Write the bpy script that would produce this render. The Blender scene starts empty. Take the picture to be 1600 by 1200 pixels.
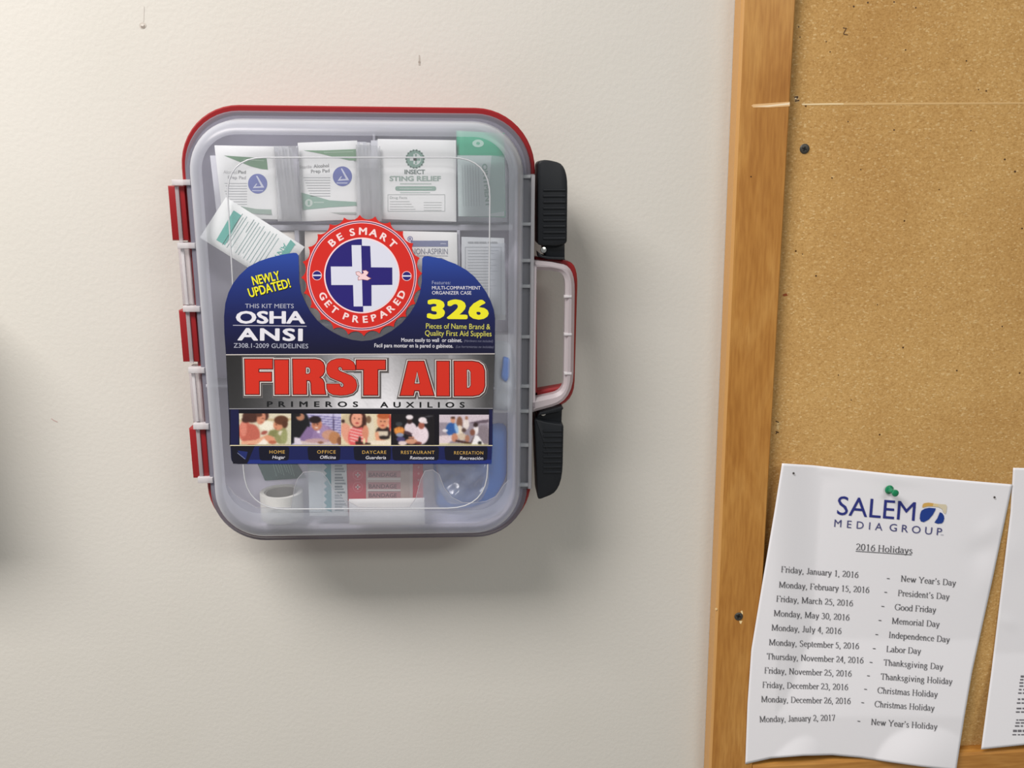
import bpy, bmesh, math, random
import numpy as np
from mathutils import Vector, Matrix, Euler
from mathutils.geometry import tessellate_polygon
random.seed(7); RNG = np.random.RandomState(7)
scene = bpy.context.scene
COL = scene.collection

# ---------------------------------------------------------------- camera
FPX = 1333.5; PITCH, YAW, ROLL = math.radians(13.725), math.radians(2.907), math.radians(-1.068)
WALL_D = 0.735; CZ = 1.55                      # camera stands 0.735 m off the wall, 1.55 m up
cp, sp, cy, sy = math.cos(PITCH), math.sin(PITCH), math.cos(YAW), math.sin(YAW)
fw = Vector((sy*cp, cy*cp, -sp)); r0 = Vector((cy, -sy, 0)); u0 = r0.cross(fw)
rt = r0*math.cos(ROLL) + u0*math.sin(ROLL); up = -r0*math.sin(ROLL) + u0*math.cos(ROLL)
CAM = Vector((0, -WALL_D, CZ))
cd = bpy.data.cameras.new('camera'); cam = bpy.data.objects.new('camera', cd); COL.objects.link(cam)
cam.matrix_world = Matrix.Translation(CAM) @ Matrix((rt, up, -fw)).transposed().to_4x4()
cd.sensor_width = 36; cd.lens = 36*FPX/1600; cd.clip_start = 0.01; scene.camera = cam

# ---------------------------------------------------------------- light
scene.view_settings.view_transform = 'Standard'; scene.view_settings.look = 'None'
scene.view_settings.exposure = 0.0; scene.view_settings.gamma = 1.0
scene.view_settings.use_curve_mapping = False
w = bpy.data.worlds.new('room'); scene.world = w; w.use_nodes = True
w.node_tree.nodes['Background'].inputs[0].default_value = (0.95, 0.97, 1.0, 1)
w.node_tree.nodes['Background'].inputs[1].default_value = 0.25
def area(name, loc, target, sx, sy_, power, col):
    l = bpy.data.lights.new(name, 'AREA'); l.shape = 'RECTANGLE'; l.size = sx; l.size_y = sy_
    l.energy = power; l.color = col
    o = bpy.data.objects.new(name, l); COL.objects.link(o); o.location = loc
    o.rotation_euler = (Vector(target)-Vector(loc)).to_track_quat('-Z', 'Y').to_euler(); return o
area('ceiling_panel_light', (-0.92, -0.95, 2.70), (-0.92, -0.94, 0), 1.2, 0.6, 60, (1.0, 0.938, 0.90))
area('ceiling_panel_light', (1.3, -2.2, 2.70), (1.3, -2.19, 0), 1.2, 0.6, 31, (1.0, 0.985, 0.93))

# ---------------------------------------------------------------- pixel <-> place helpers
def P(px, py, dep):                              # world point on the plane that stands dep in front of the wall
    d = fw*FPX + rt*(px-800) + up*(600-py)
    return CAM + d*((WALL_D-dep)/d.y)
KROT = math.radians(-1.4808)
KORG = P(563, 505, 0); KORG.y = 0
KMAT = Matrix.Translation(KORG) @ Matrix.Rotation(-KROT, 4, 'Y')
KINV = KMAT.inverted()
def K(px, py, dep): return KINV @ P(px, py, dep)  # kit frame: x right, z up, -y towards the room
IDM = Matrix.Identity(4)

# ---------------------------------------------------------------- materials
def lin(c):
    return tuple((x/255/12.92 if x/255 <= .04045 else ((x/255+.055)/1.055)**2.4) for x in c)
MC = {}
def mat(c, rough=.6, spec=.5, name=None, metal=0., alpha=None, bump=0., bscale=400):
    key = (c, rough, spec, metal, alpha, bump, bscale)
    if key in MC: return MC[key]
    m = bpy.data.materials.new(name or 'paint'); m.use_nodes = True; n = m.node_tree; b = n.nodes['Principled BSDF']
    b.inputs['Base Color'].default_value = (*lin(c), 1); b.inputs['Roughness'].default_value = rough
    b.inputs['Specular IOR Level'].default_value = spec; b.inputs['Metallic'].default_value = metal
    if bump:
        t = n.nodes.new('ShaderNodeTexNoise'); t.inputs['Scale'].default_value = bscale; t.inputs['Detail'].default_value = 3
        tc = n.nodes.new('ShaderNodeTexCoord'); n.links.new(tc.outputs['Object'], t.inputs['Vector'])
        bp = n.nodes.new('ShaderNodeBump'); bp.inputs['Strength'].default_value = bump; bp.inputs['Distance'].default_value = .001
        n.links.new(t.outputs['Fac'], bp.inputs['Height']); n.links.new(bp.outputs['Normal'], b.inputs['Normal'])
    MC[key] = m; return m
def frosted(name, c, clear, rough=.25, gloss=.5, edge=0.0):
    """milky polypropylene: part of the light passes straight, part is scattered; more milky at grazing angles"""
    m = bpy.data.materials.new(name); m.use_nodes = True; n = m.node_tree; n.nodes.clear(); L = n.links.new
    out = n.nodes.new('ShaderNodeOutputMaterial')
    tr = n.nodes.new('ShaderNodeBsdfTransparent'); tr.inputs[0].default_value = (.97, .98, 1, 1)
    df = n.nodes.new('ShaderNodeBsdfDiffuse'); df.inputs[0].default_value = (*lin(c), 1)
    tl = n.nodes.new('ShaderNodeBsdfTranslucent'); tl.inputs[0].default_value = (*lin(c), 1)
    mm = n.nodes.new('ShaderNodeMixShader'); mm.inputs[0].default_value = .35; L(df.outputs[0], mm.inputs[1]); L(tl.outputs[0], mm.inputs[2])
    lw = n.nodes.new('ShaderNodeLayerWeight'); lw.inputs[0].default_value = .35
    mr = n.nodes.new('ShaderNodeMapRange'); mr.inputs[3].default_value = 1-clear; mr.inputs[4].default_value = min(1, 1-clear+edge)
    L(lw.outputs['Facing'], mr.inputs[0])
    m2 = n.nodes.new('ShaderNodeMixShader'); L(mr.outputs[0], m2.inputs[0]); L(tr.outputs[0], m2.inputs[1]); L(mm.outputs[0], m2.inputs[2])
    gl = n.nodes.new('ShaderNodeBsdfGlossy'); gl.inputs['Roughness'].default_value = rough
    fr = n.nodes.new('ShaderNodeFresnel'); fr.inputs[0].default_value = 1.45
    fm = n.nodes.new('ShaderNodeMath'); fm.operation = 'MULTIPLY'; fm.inputs[1].default_value = gloss; L(fr.outputs[0], fm.inputs[0])
    m3 = n.nodes.new('ShaderNodeMixShader'); L(fm.outputs[0], m3.inputs[0]); L(m2.outputs[0], m3.inputs[1]); L(gl.outputs[0], m3.inputs[2])
    L(m3.outputs[0], out.inputs[0]); return m
def nodemat(name, build):
    m = bpy.data.materials.new(name); m.use_nodes = True; n = m.node_tree
    build(n, n.nodes['Principled BSDF'], n.nodes.new, n.links.new); return m
def ramp(new, stops):
    r = new('ShaderNodeValToRGB'); e = r.color_ramp.elements
    while len(e) < len(stops): e.new(.5)
    for q, (p, c) in zip(e, stops): q.position = p; q.color = (*lin(c), 1)
    return r
def wall_b(n, b, new, L):
    tc = new('ShaderNodeTexCoord')
    a = new('ShaderNodeTexNoise'); a.inputs['Scale'].default_value = 260; a.inputs['Detail'].default_value = 4
    c = new('ShaderNodeTexNoise'); c.inputs['Scale'].default_value = 5; c.inputs['Detail'].default_value = 3
    L(tc.outputs['Object'], a.inputs[0]); L(tc.outputs['Object'], c.inputs[0])
    r = ramp(new, [(.3, (204, 202, 194)), (.7, (208, 206, 199))]); L(c.outputs['Fac'], r.inputs[0]); L(r.outputs[0], b.inputs['Base Color'])
    bp = new('ShaderNodeBump'); bp.inputs['Strength'].default_value = .35; bp.inputs['Distance'].default_value = .0006
    L(a.outputs['Fac'], bp.inputs['Height']); L(bp.outputs[0], b.inputs['Normal']); b.inputs['Roughness'].default_value = .62
    b.inputs['Specular IOR Level'].default_value = .3
M_WALL = nodemat('wall_paint', wall_b)
def cork_b(n, b, new, L):
    tc = new('ShaderNodeTexCoord')
    def noise(s, d=3, r=.6):
        a = new('ShaderNodeTexNoise'); a.inputs['Scale'].default_value = s; a.inputs['Detail'].default_value = d
        a.inputs['Roughness'].default_value = r; L(tc.outputs['Object'], a.inputs[0]); return a
    def mix(mode, fac, A, B):
        m = new('ShaderNodeMix'); m.data_type = 'RGBA'; m.blend_type = mode
        if isinstance(fac, float): m.inputs[0].default_value = fac
        else: L(fac, m.inputs[0])
        L(A, m.inputs[6]); L(B, m.inputs[7]); return m.outputs[2]
    g = noise(520, 4, .8); base = ramp(new, [(.30, (160, 118, 62)), (.45, (192, 153, 94)), (.58, (204, 166, 107)), (.74, (230, 196, 136))]); L(g.outputs['Fac'], base.inputs[0])
    mp = new('ShaderNodeMapping'); mp.inputs['Scale'].default_value = (1, 1, 1.8); L(tc.outputs['Object'], mp.inputs[0])
    v = new('ShaderNodeTexVoronoi'); v.inputs['Scale'].default_value = 560; L(mp.outputs[0], v.inputs[0])
    vs = new('ShaderNodeSeparateColor'); L(v.outputs['Color'], vs.inputs[0])
    chips = ramp(new, [(0., (176, 134, 76)), (.5, (204, 162, 98)), (.9, (212, 170, 106)), (.97, (240, 214, 160))]); L(vs.outputs[0], chips.inputs[0])
    c = mix('MIX', .42, base.outputs[0], chips.outputs[0])
    big = noise(6, 4, .6); st = ramp(new, [(.35, (226, 214, 200)), (.62, (255, 255, 255))]); L(big.outputs['Fac'], st.inputs[0])
    c = mix('MULTIPLY', .55, c, st.outputs[0])
    v2 = new('ShaderNodeTexVoronoi'); v2.inputs['Scale'].default_value = 34; L(tc.outputs['Object'], v2.inputs[0])
    lt = new('ShaderNodeMath'); lt.operation = 'LESS_THAN'; lt.inputs[1].default_value = .03; L(v2.outputs['Distance'], lt.inputs[0])
    dark = new('ShaderNodeRGB'); dark.outputs[0].default_value = (*lin((92, 62, 30)), 1)
    c = mix('MIX', lt.outputs[0], c, dark.outputs[0])
    L(c, b.inputs['Base Color']); b.inputs['Roughness'].default_value = .85; b.inputs['Specular IOR Level'].default_value = .2
    bp = new('ShaderNodeBump'); bp.inputs['Strength'].default_value = .5; bp.inputs['Distance'].default_value = .0005
    L(g.outputs['Fac'], bp.inputs['Height']); L(bp.outputs[0], b.inputs['Normal'])
M_CORK = nodemat('cork', cork_b)
def oak_fn(axis):
    def oak_b(n, b, new, L):
        tc = new('ShaderNodeTexCoord'); mp = new('ShaderNodeMapping')
        mp.inputs['Scale'].default_value = (1, 1, .09) if axis == 'z' else (.09, 1, 1); L(tc.outputs['Object'], mp.inputs[0])
        a = new('ShaderNodeTexNoise'); a.inputs['Scale'].default_value = 420; a.inputs['Detail'].default_value = 3; L(mp.outputs[0], a.inputs[0])
        mp2 = new('ShaderNodeMapping'); mp2.inputs['Scale'].default_value = (1, 1, .3) if axis == 'z' else (.3, 1, 1); L(tc.outputs['Object'], mp2.inputs[0])
        g = new('ShaderNodeTexNoise'); g.inputs['Scale'].default_value = 24; g.inputs['Detail'].default_value = 4; g.inputs['Distortion'].default_value = 1.2; L(mp2.outputs[0], g.inputs[0])
        r = ramp(new, [(.30, (168, 113, 46)), (.5, (183, 129, 60)), (.68, (197, 146, 76))]); L(g.outputs['Fac'], r.inputs[0])
        r2 = ramp(new, [(.35, (228, 218, 204)), (.62, (255, 255, 255))]); L(a.outputs['Fac'], r2.inputs[0])
        m = new('ShaderNodeMix'); m.data_type = 'RGBA'; m.blend_type = 'MULTIPLY'; m.inputs[0].default_value = .75
        L(r.outputs[0], m.inputs[6]); L(r2.outputs[0], m.inputs[7]); L(m.outputs[2], b.inputs['Base Color'])
        b.inputs['Roughness'].default_value = .38; b.inputs['Specular IOR Level'].default_value = .5
    return oak_b
M_OAKV = nodemat('oak_upright', oak_fn('z')); M_OAKH = nodemat('oak_level', oak_fn('x'))
M_OAKLIT = mat((196, 148, 86), .4, .5, 'oak_edge_lit')  # light from the left painted into the stile's side and bevel as paler oak
def vc_b(n, b, new, L):
    a = new('ShaderNodeVertexColor'); a.layer_name = 'Col'; L(a.outputs[0], b.inputs['Base Color']); b.inputs['Roughness'].default_value = .45
M_PRINT = nodemat('colour_print', vc_b)
M_RED = mat((140, 26, 30), .32, .5, 'red_plastic'); M_BLACK = mat((24, 27, 31), .45, .3, 'black_plastic')
M_METAL = mat((210, 210, 205), .2, .5, 'steel', 1.0)
M_LIDFACE = frosted('lid_face', (240, 242, 248), .85, .22, .35)
M_DOME = frosted('lid_dome', (228, 232, 242), .66, .3, .9, .62)
M_FLANGE = frosted('lid_flange', (140, 139, 150), .30, .35, .6)
M_CLEARW = frosted('clear_white', (254, 252, 254), .32, .25, .9)
M_CLEAR = frosted('clear_ghost', (252, 246, 250), .55, .25, .9)
M_EDGE = frosted('clear_edge', (250, 252, 255), .25, .15, 1.0)
M_FILM = frosted('film', (232, 236, 240), .86, .12, 1.0, .1)
M_TRAY = mat((240, 236, 250), .5, .4, 'tray_plastic')
M_DIV = mat((176, 176, 186), .45, .4, 'divider_plastic')

# ---------------------------------------------------------------- mesh / object helpers
class Ctx: pass
CUR = Ctx(); CUR.org = Vector((0, 0, 0)); CUR.mat = IDM
def link(o, parent=None):
    COL.objects.link(o)
    if parent is not None: o.parent = parent
    return o
def meta(o, label=None, cat=None, group=None, kind=None):
    if label: o['label'] = label
    if cat: o['category'] = cat
    if group: o['group'] = group
    if kind: o['kind'] = kind
    return o
def thing(name, label, cat, center, M=IDM, group=None):
    """Empty at center (in frame M); geometry built afterwards is given in frame M"""
    CUR.org = Vector(center); CUR.mat = M
    o = bpy.data.objects.new(name, None); o.empty_display_size = .02; link(o)
    o.matrix_world = M @ Matrix.Translation(center); return meta(o, label, cat, group)
def meshobj(name, V, F, mats, parent=None, mi=None, smooth=False, center=None, M=IDM):
    if parent is None: CUR.org = Vector(center or (0, 0, 0)); CUR.mat = M
    me = bpy.data.meshes.new(name); o_ = CUR.org
    me.from_pydata([(v[0]-o_.x, v[1]-o_.y, v[2]-o_.z) for v in V], [], F)
    for m in (mats if isinstance(mats, (list, tuple)) else [mats]): me.materials.append(m)
    if mi is not None: me.polygons.foreach_set('material_index', mi)
    if smooth: me.polygons.foreach_set('use_smooth', [True]*len(me.polygons))
    me.update()
    o = bpy.data.objects.new(name, me); link(o, parent)
    if parent is None: o.matrix_world = M @ Matrix.Translation(o_)
    return o
def fixn(o):
    bm = bmesh.new(); bm.from_mesh(o.data); bmesh.ops.recalc_face_normals(bm, faces=bm.faces); bm.to_mesh(o.data); bm.free(); return o
def autosmooth(o, ang=35):
    me = o.data; me.polygons.foreach_set('use_smooth', [True]*len(me.polygons))
    me.set_sharp_from_angle(angle=math.radians(ang)); return o
def offset_poly(pts, d):
    """offset a closed 2D outline outward by d (inward when negative)"""
    n = len(pts); A = sum(pts[i][0]*pts[(i+1) % n][1]-pts[(i+1) % n][0]*pts[i][1] for i in range(n))
    s = 1 if A > 0 else -1; out = []
    for i in range(n):
        p0, p1, p2 = Vector(pts[i-1][:2]), Vector(pts[i][:2]), Vector(pts[(i+1) % n][:2])
        a = (p1-p0); b = (p2-p1)
        if a.length < 1e-9: a = b
        if b.length < 1e-9: b = a
        a.normalize(); b.normalize()
        na = Vector((a.y, -a.x))*s; nb = Vector((b.y, -b.x))*s; m = na+nb
        if m.length < .2: m = na
        m.normalize(); k = max(.45, m.dot(na)); out.append(tuple(p1+m*(d/k)))
    return out
def rrect(x0, x1, z0, z1, r, seg=10):
    pts = []
    for cx, cz, a in ((x1-r, z1-r, 0), (x0+r, z1-r, 90), (x0+r, z0+r, 180), (x1-r, z0+r, 270)):
        for i in range(seg+1):
            t = math.radians(a+90*i/seg); pts.append((cx+r*math.cos(t), cz+r*math.sin(t)))
    return pts
def loft(name, rings, m, parent, cap0=False, cap1=False, M=None, ang=35, center=None):
    """rings: list of (outline2d, depth)"""
    n = len(rings[0][0]); V = [(p[0], -d, p[1]) for ring, d in rings for p in ring]; F = []
    for k in range(len(rings)-1):
        for i in range(n):
            j = (i+1) % n; F.append((k*n+i, k*n+j, (k+1)*n+j, (k+1)*n+i))
    if cap0: F.append(tuple(range(n)))
    if cap1: F.append(tuple(range((len(rings)-1)*n, len(rings)*n)))
    o = meshobj(name, V, F, m, parent, center=center, M=M or IDM); fixn(o); autosmooth(o, ang); return o
def slab(name, pts, d0, d1, m, parent, bev=.001, M=None, center=None):
    """prism of a 2D outline from depth d0 to d1 (front) with a rounded front edge"""
    i1 = offset_poly(pts, -bev*.3); i2 = offset_poly(pts, -bev)
    return loft(name, [(pts, d0), (pts, d1-bev), (i1, d1-bev*.3), (i2, d1)], m, parent, True, True, M, center=center)
def KP(pts, dep): return [(lambda v: (v.x, v.z))(K(x, y, dep)) for x, y in pts]
def smoothpoly(pts, r, seg=5):
    """round the corners of a px outline; r per corner or one number"""
    out = []; n = len(pts)
    for i in range(n):
        p0, p1, p2 = Vector(pts[i-1]), Vector(pts[i]), Vector(pts[(i+1) % n]); rr = r[i] if isinstance(r, (list, tuple)) else r
        if rr <= 0: out.append(tuple(p1)); continue
        a = (p0-p1); b = (p2-p1); ra = min(rr, a.length*.49); rb = min(rr, b.length*.49)
        A = p1+a.normalized()*ra; B = p1+b.normalized()*rb
        for k in range(seg+1):
            t = k/seg; out.append(tuple(A*(1-t)**2+p1*2*t*(1-t)+B*t*t))
    return out
def tube(name, pts, r, m, parent, closed=False, seg=6):
    """tube along 3D points in the current frame"""
    n = len(pts); V = []; F = []
    for i, p in enumerate(pts):
        p = Vector(p); a = Vector(pts[i-1]) if (i or closed) else p; b = Vector(pts[(i+1) % n]) if (i < n-1 or closed) else p
        t = (b-a).normalized(); s = t.cross(Vector((0, 1, 0))).normalized(); q = s.cross(t)
        for k in range(seg):
            an = 2*math.pi*k/seg; v = p+(s*math.cos(an)+q*math.sin(an))*r; V.append(tuple(v))
    for i in range(n if closed else n-1):
        j = (i+1) % n
        for k in range(seg): F.append((i*seg+k, i*seg+(k+1) % seg, j*seg+(k+1) % seg, j*seg+k))
    if not closed: F += [tuple(range(seg)), tuple(range((n-1)*seg, n*seg))]
    o = meshobj(name, V, F, m, parent, smooth=True); return fixn(o)
def lathe(name, prof, a, axis, m, parent, seg=20):
    """prof: (radius, distance along axis); a: start point, axis: unit vector, current frame"""
    a = Vector(a); ax = Vector(axis).normalized(); s = ax.orthogonal().normalized(); q = ax.cross(s); V = []; F = []
    for r, h in prof:
        for k in range(seg):
            t = 2*math.pi*k/seg; V.append(tuple(a+ax*h+(s*math.cos(t)+q*math.sin(t))*r))
    for i in range(len(prof)-1):
        for k in range(seg): F.append((i*seg+k, i*seg+(k+1) % seg, (i+1)*seg+(k+1) % seg, (i+1)*seg+k))
    F += [tuple(range(seg)), tuple(range((len(prof)-1)*seg, len(prof)*seg))]
    o = meshobj(name, V, F, m, parent); fixn(o); return autosmooth(o, 40)

# ---------------------------------------------------------------- lettering
TC = {}
def sans(s, bold=0., sp=1.):
    key = (s, bold, sp)
    if key in TC: return TC[key]
    cu = bpy.data.curves.new('t', 'FONT'); cu.body = s; cu.offset = bold; cu.space_character = sp; cu.resolution_u = 3
    ob = bpy.data.objects.new('t', cu); COL.objects.link(ob); dg = bpy.context.evaluated_depsgraph_get()
    me = bpy.data.meshes.new_from_object(ob.evaluated_get(dg)); V = [(v.co.x, v.co.y) for v in me.vertices]; F = [tuple(p.vertices) for p in me.polygons]
    bpy.data.objects.remove(ob); bpy.data.meshes.remove(me); TC[key] = (V, F); return TC[key]
CAP = max(v[1] for v in sans('H')[0])
def fat(t, b=0., sp=1.):
    V, F = sans(t, 0., sp)
    if b <= 0: return V, F
    W = []; G = []; k = CAP/(CAP+2*b*.8); lift = .04
    for i in range(8 if b < .03 else 24):
        a = math.pi*(i+.5)/(4 if b < .03 else 8); r = b if i < 8 or (b >= .03 and i < 16) else b*.5; n = len(W)
        W += [(x+r*math.cos(a), (y+r*.8*math.sin(a)+b*.8)*k, i*lift) for x, y in V]; G += [tuple(n+j for j in f) for f in F]
    return W, G
def arc(cx, cy_, rx, ry, a0, a1, n=9):
    return [(cx+rx*math.cos(math.radians(a0+(a1-a0)*i/n)), cy_+ry*math.sin(math.radians(a0+(a1-a0)*i/n))) for i in range(n+1)]
SER = {  # a hand-drawn serif alphabet: advance, strokes, serif ticks (x, y, half width)
 'F': (56, [[(15,0),(15,66)],[(8,65),(51,65),(51,54)],[(15,34),(38,34)]], [(15,1,8)]),
 'J': (40, [[(26,66)]+arc(16,14,10,14,0,-150)], [(26,65,8)]),
 'M': (90, [[(15,0),(15,66)],[(15,66),(44,4)],[(44,4),(72,66)],[(75,0),(75,66)]], [(15,1,8),(75,1,8),(12,65,6),(78,65,6)]),
 'S': (56, [arc(28,49,16,17,25,200)+[(28,34)]+arc(28,17,18,17,60,-160)], []),
 'T': (61, [[(30,0),(30,66)],[(5,53),(5,65),(56,65),(56,53)]], [(30,1,9)]),
 'N': (72, [[(15,0),(15,66)],[(15,66),(58,2)],[(58,0),(58,66)]], [(15,1,8),(58,65,8),(12,65,6)]),
 'D': (72, [[(16,0),(16,66)],[(8,65)]+arc(34,33,30,32,85,-85)+[(8,1)]], []),
 'Y': (72, [[(36,0),(36,30)],[(36,30),(10,66)],[(36,30),(62,66)]], [(36,1,8),(10,65,8),(62,65,7)]),
 'P': (56, [[(15,0),(15,66)],[(8,65)]+arc(32,49,17,16,85,-90)+[(15,33)]], [(15,1,8)]),
 'G': (72, [arc(36,33,30,33,40,320,14),[(62,6),(62,28)],[(62,66),(62,50)]], [(60,28,9)]),
 'I': (33, [[(16,0),(16,66)]], [(16,1,8),(16,65,8)]),
 'L': (61, [[(15,0),(15,66)],[(8,1),(52,1),(56,14)]], [(15,65,8)]),
 'C': (67, [arc(36,33,30,33,40,322,14),[(59,66),(59,48)]], []),
 'H': (72, [[(15,0),(15,66)],[(57,0),(57,66)],[(15,34),(57,34)]], [(15,1,8),(57,1,8),(15,65,8),(57,65,8)]),
 'a': (44, [arc(20,33,13,12,160,0,5)+[(33,8),(36,2),(43,4)],[(33,28)]+arc(17,13,12,12,80,300,8)+[(33,9)]], []),
 'b': (50, [[(10,66),(10,2)],arc(25,22,18,22,160,-160,12)], [(7,65,4)]),
 'c': (44, [arc(25,22,18,22,45,315,10)], []),
 'd': (50, [[(39,66),(39,1),(46,3)],arc(24,22,18,22,20,340,12)], [(36,65,4)]),
 'e': (44, [[(7,26),(38,26)]+arc(23,23,16,21,10,320,12)], []),
 'g': (50, [arc(22,30,13,14,0,360,12),[(30,42),(44,42)],[(16,18),(10,10),(38,4),(42,-8),(30,-20),(10,-18),(6,-8),(16,2)]], []),
 'h': (50, [[(11,66),(11,0)],[(11,32)]+arc(26,30,11,14,140,0,6)+[(38,0)]], [(11,1,6),(38,1,6),(8,65,4)]),
 'i': (28, [[(13,44),(13,0)],[(13,58),(13,65)]], [(13,1,7),(10,43,4)]),
 'k': (50, [[(11,66),(11,0)],[(11,18),(34,43)],[(20,27),(42,1)]], [(11,1,6),(41,1,6),(35,43,6),(8,65,4)]),
 'l': (28, [[(13,66),(13,0)]], [(13,1,7),(10,65,4)]),
 'm': (78, [[(11,44),(11,0)],[(11,32)]+arc(26,30,11,14,140,0,6)+[(38,0)],[(38,32)]+arc(54,30,11,14,140,0,6)+[(66,0)]], [(11,1,6),(38,1,6),(66,1,6),(8,43,4)]),
 'n': (50, [[(11,44),(11,0)],[(11,32)]+arc(26,30,11,14,140,0,6)+[(38,0)]], [(11,1,6),(38,1,6),(8,43,4)]),
 'o': (50, [arc(25,22,19,22,0,360,14)], []),
 'p': (50, [[(11,44),(11,-20)],arc(26,22,18,22,160,-160,12)], [(11,-19,7),(8,43,4)]),
 'r': (33, [[(11,44),(11,0)],[(11,32),(20,42),(31,42),(31,36)]], [(11,1,7),(8,43,4)]),
 's': (39, [arc(19,33,11,11,30,210,6)+[(20,22)]+arc(19,11,12,11,50,-160,7)], []),
 't': (28, [[(12,58),(12,8),(16,1),(26,4)],[(2,43),(25,43)]], []),
 'u': (50, [[(10,44),(10,14)]+arc(22,12,12,12,180,310,6)+[(37,12)],[(37,44),(37,2),(45,2)]], [(7,43,4),(34,43,4)]),
 'v': (50, [[(8,44),(25,1)],[(25,1),(42,44)]], [(9,43,6),(41,43,6)]),
 'w': (72, [[(8,44),(23,1)],[(23,1),(36,40)],[(36,40),(50,1)],[(50,1),(64,44)]], [(9,43,6),(36,43,6),(63,43,6)]),
 'y': (50, [[(8,44),(25,2)],[(42,44),(20,-16),(8,-18)]], [(9,43,6),(41,43,6)]),
 ',': (25, [[(12,6),(13,0),(7,-12)]], []), '.': (25, [[(12,8),(12,0)]], []), "'": (28, [[(15,66),(15,58),(10,50)]], []),
 '-': (33, [[(4,22),(28,22)],[(4,19),(28,19)]], []), ' ': (25, [], []),
 '0': (50, [arc(25,33,18,33,0,360,14)], []), '1': (50, [[(27,66),(27,0)],[(27,64),(14,56)]], [(27,1,9)]),
 '2': (50, [arc(23,48,17,18,160,-30,8)+[(8,3),(42,3),(45,12)]], []), '3': (50, [arc(22,50,14,15,150,-80,8),arc(22,18,18,19,80,-150,9)], []),
 '4': (50, [[(34,0),(34,66),(6,20),(46,20)]], []), '5': (50, [[(42,64),(17,64),(12,38)]+arc(22,20,18,20,100,-140,9)], []),
 '6': (50, [[(42,65),(22,56)]+arc(26,21,18,21,150,510,14)], []), '7': (50, [[(8,54),(10,64),(43,64),(20,0)]], []),
}
def serif(s):
    V = []; F = []; x0 = 0
    def wd(dx, dy):
        l = math.hypot(dx, dy) or 1; return 1.5+2.7*abs(dy)/l
    for ch in s:
        adv, strokes, ticks = SER[ch]
        for st in strokes:
            for i in range(len(st)-1):
                (xa, ya), (xb, yb) = st[i], st[i+1]; l = math.hypot(xb-xa, yb-ya)
                if l < .01: continue
                dx, dy = (xb-xa)/l, (yb-ya)/l; h = wd(dx, dy); e = .8; b = len(V)
                xa -= dx*e; ya -= dy*e; xb += dx*e; yb += dy*e
                V += [(x0+xa-dy*h, ya+dx*h*.6 if abs(dy) > .5 else ya+dx*h), (x0+xa+dy*h, ya-dx*h), (x0+xb+dy*h, yb-dx*h), (x0+xb-dy*h, yb+dx*h)]; F.append((b, b+1, b+2, b+3))
        for tx, ty, hw in ticks:
            b = len(V); hw *= 1.2; V += [(x0+tx-hw, ty-1.7), (x0+tx+hw, ty-1.7), (x0+tx+hw, ty+1.7), (x0+tx-hw, ty+1.7)]; F.append((b, b+1, b+2, b+3))
        x0 += adv
    return V, F

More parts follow.
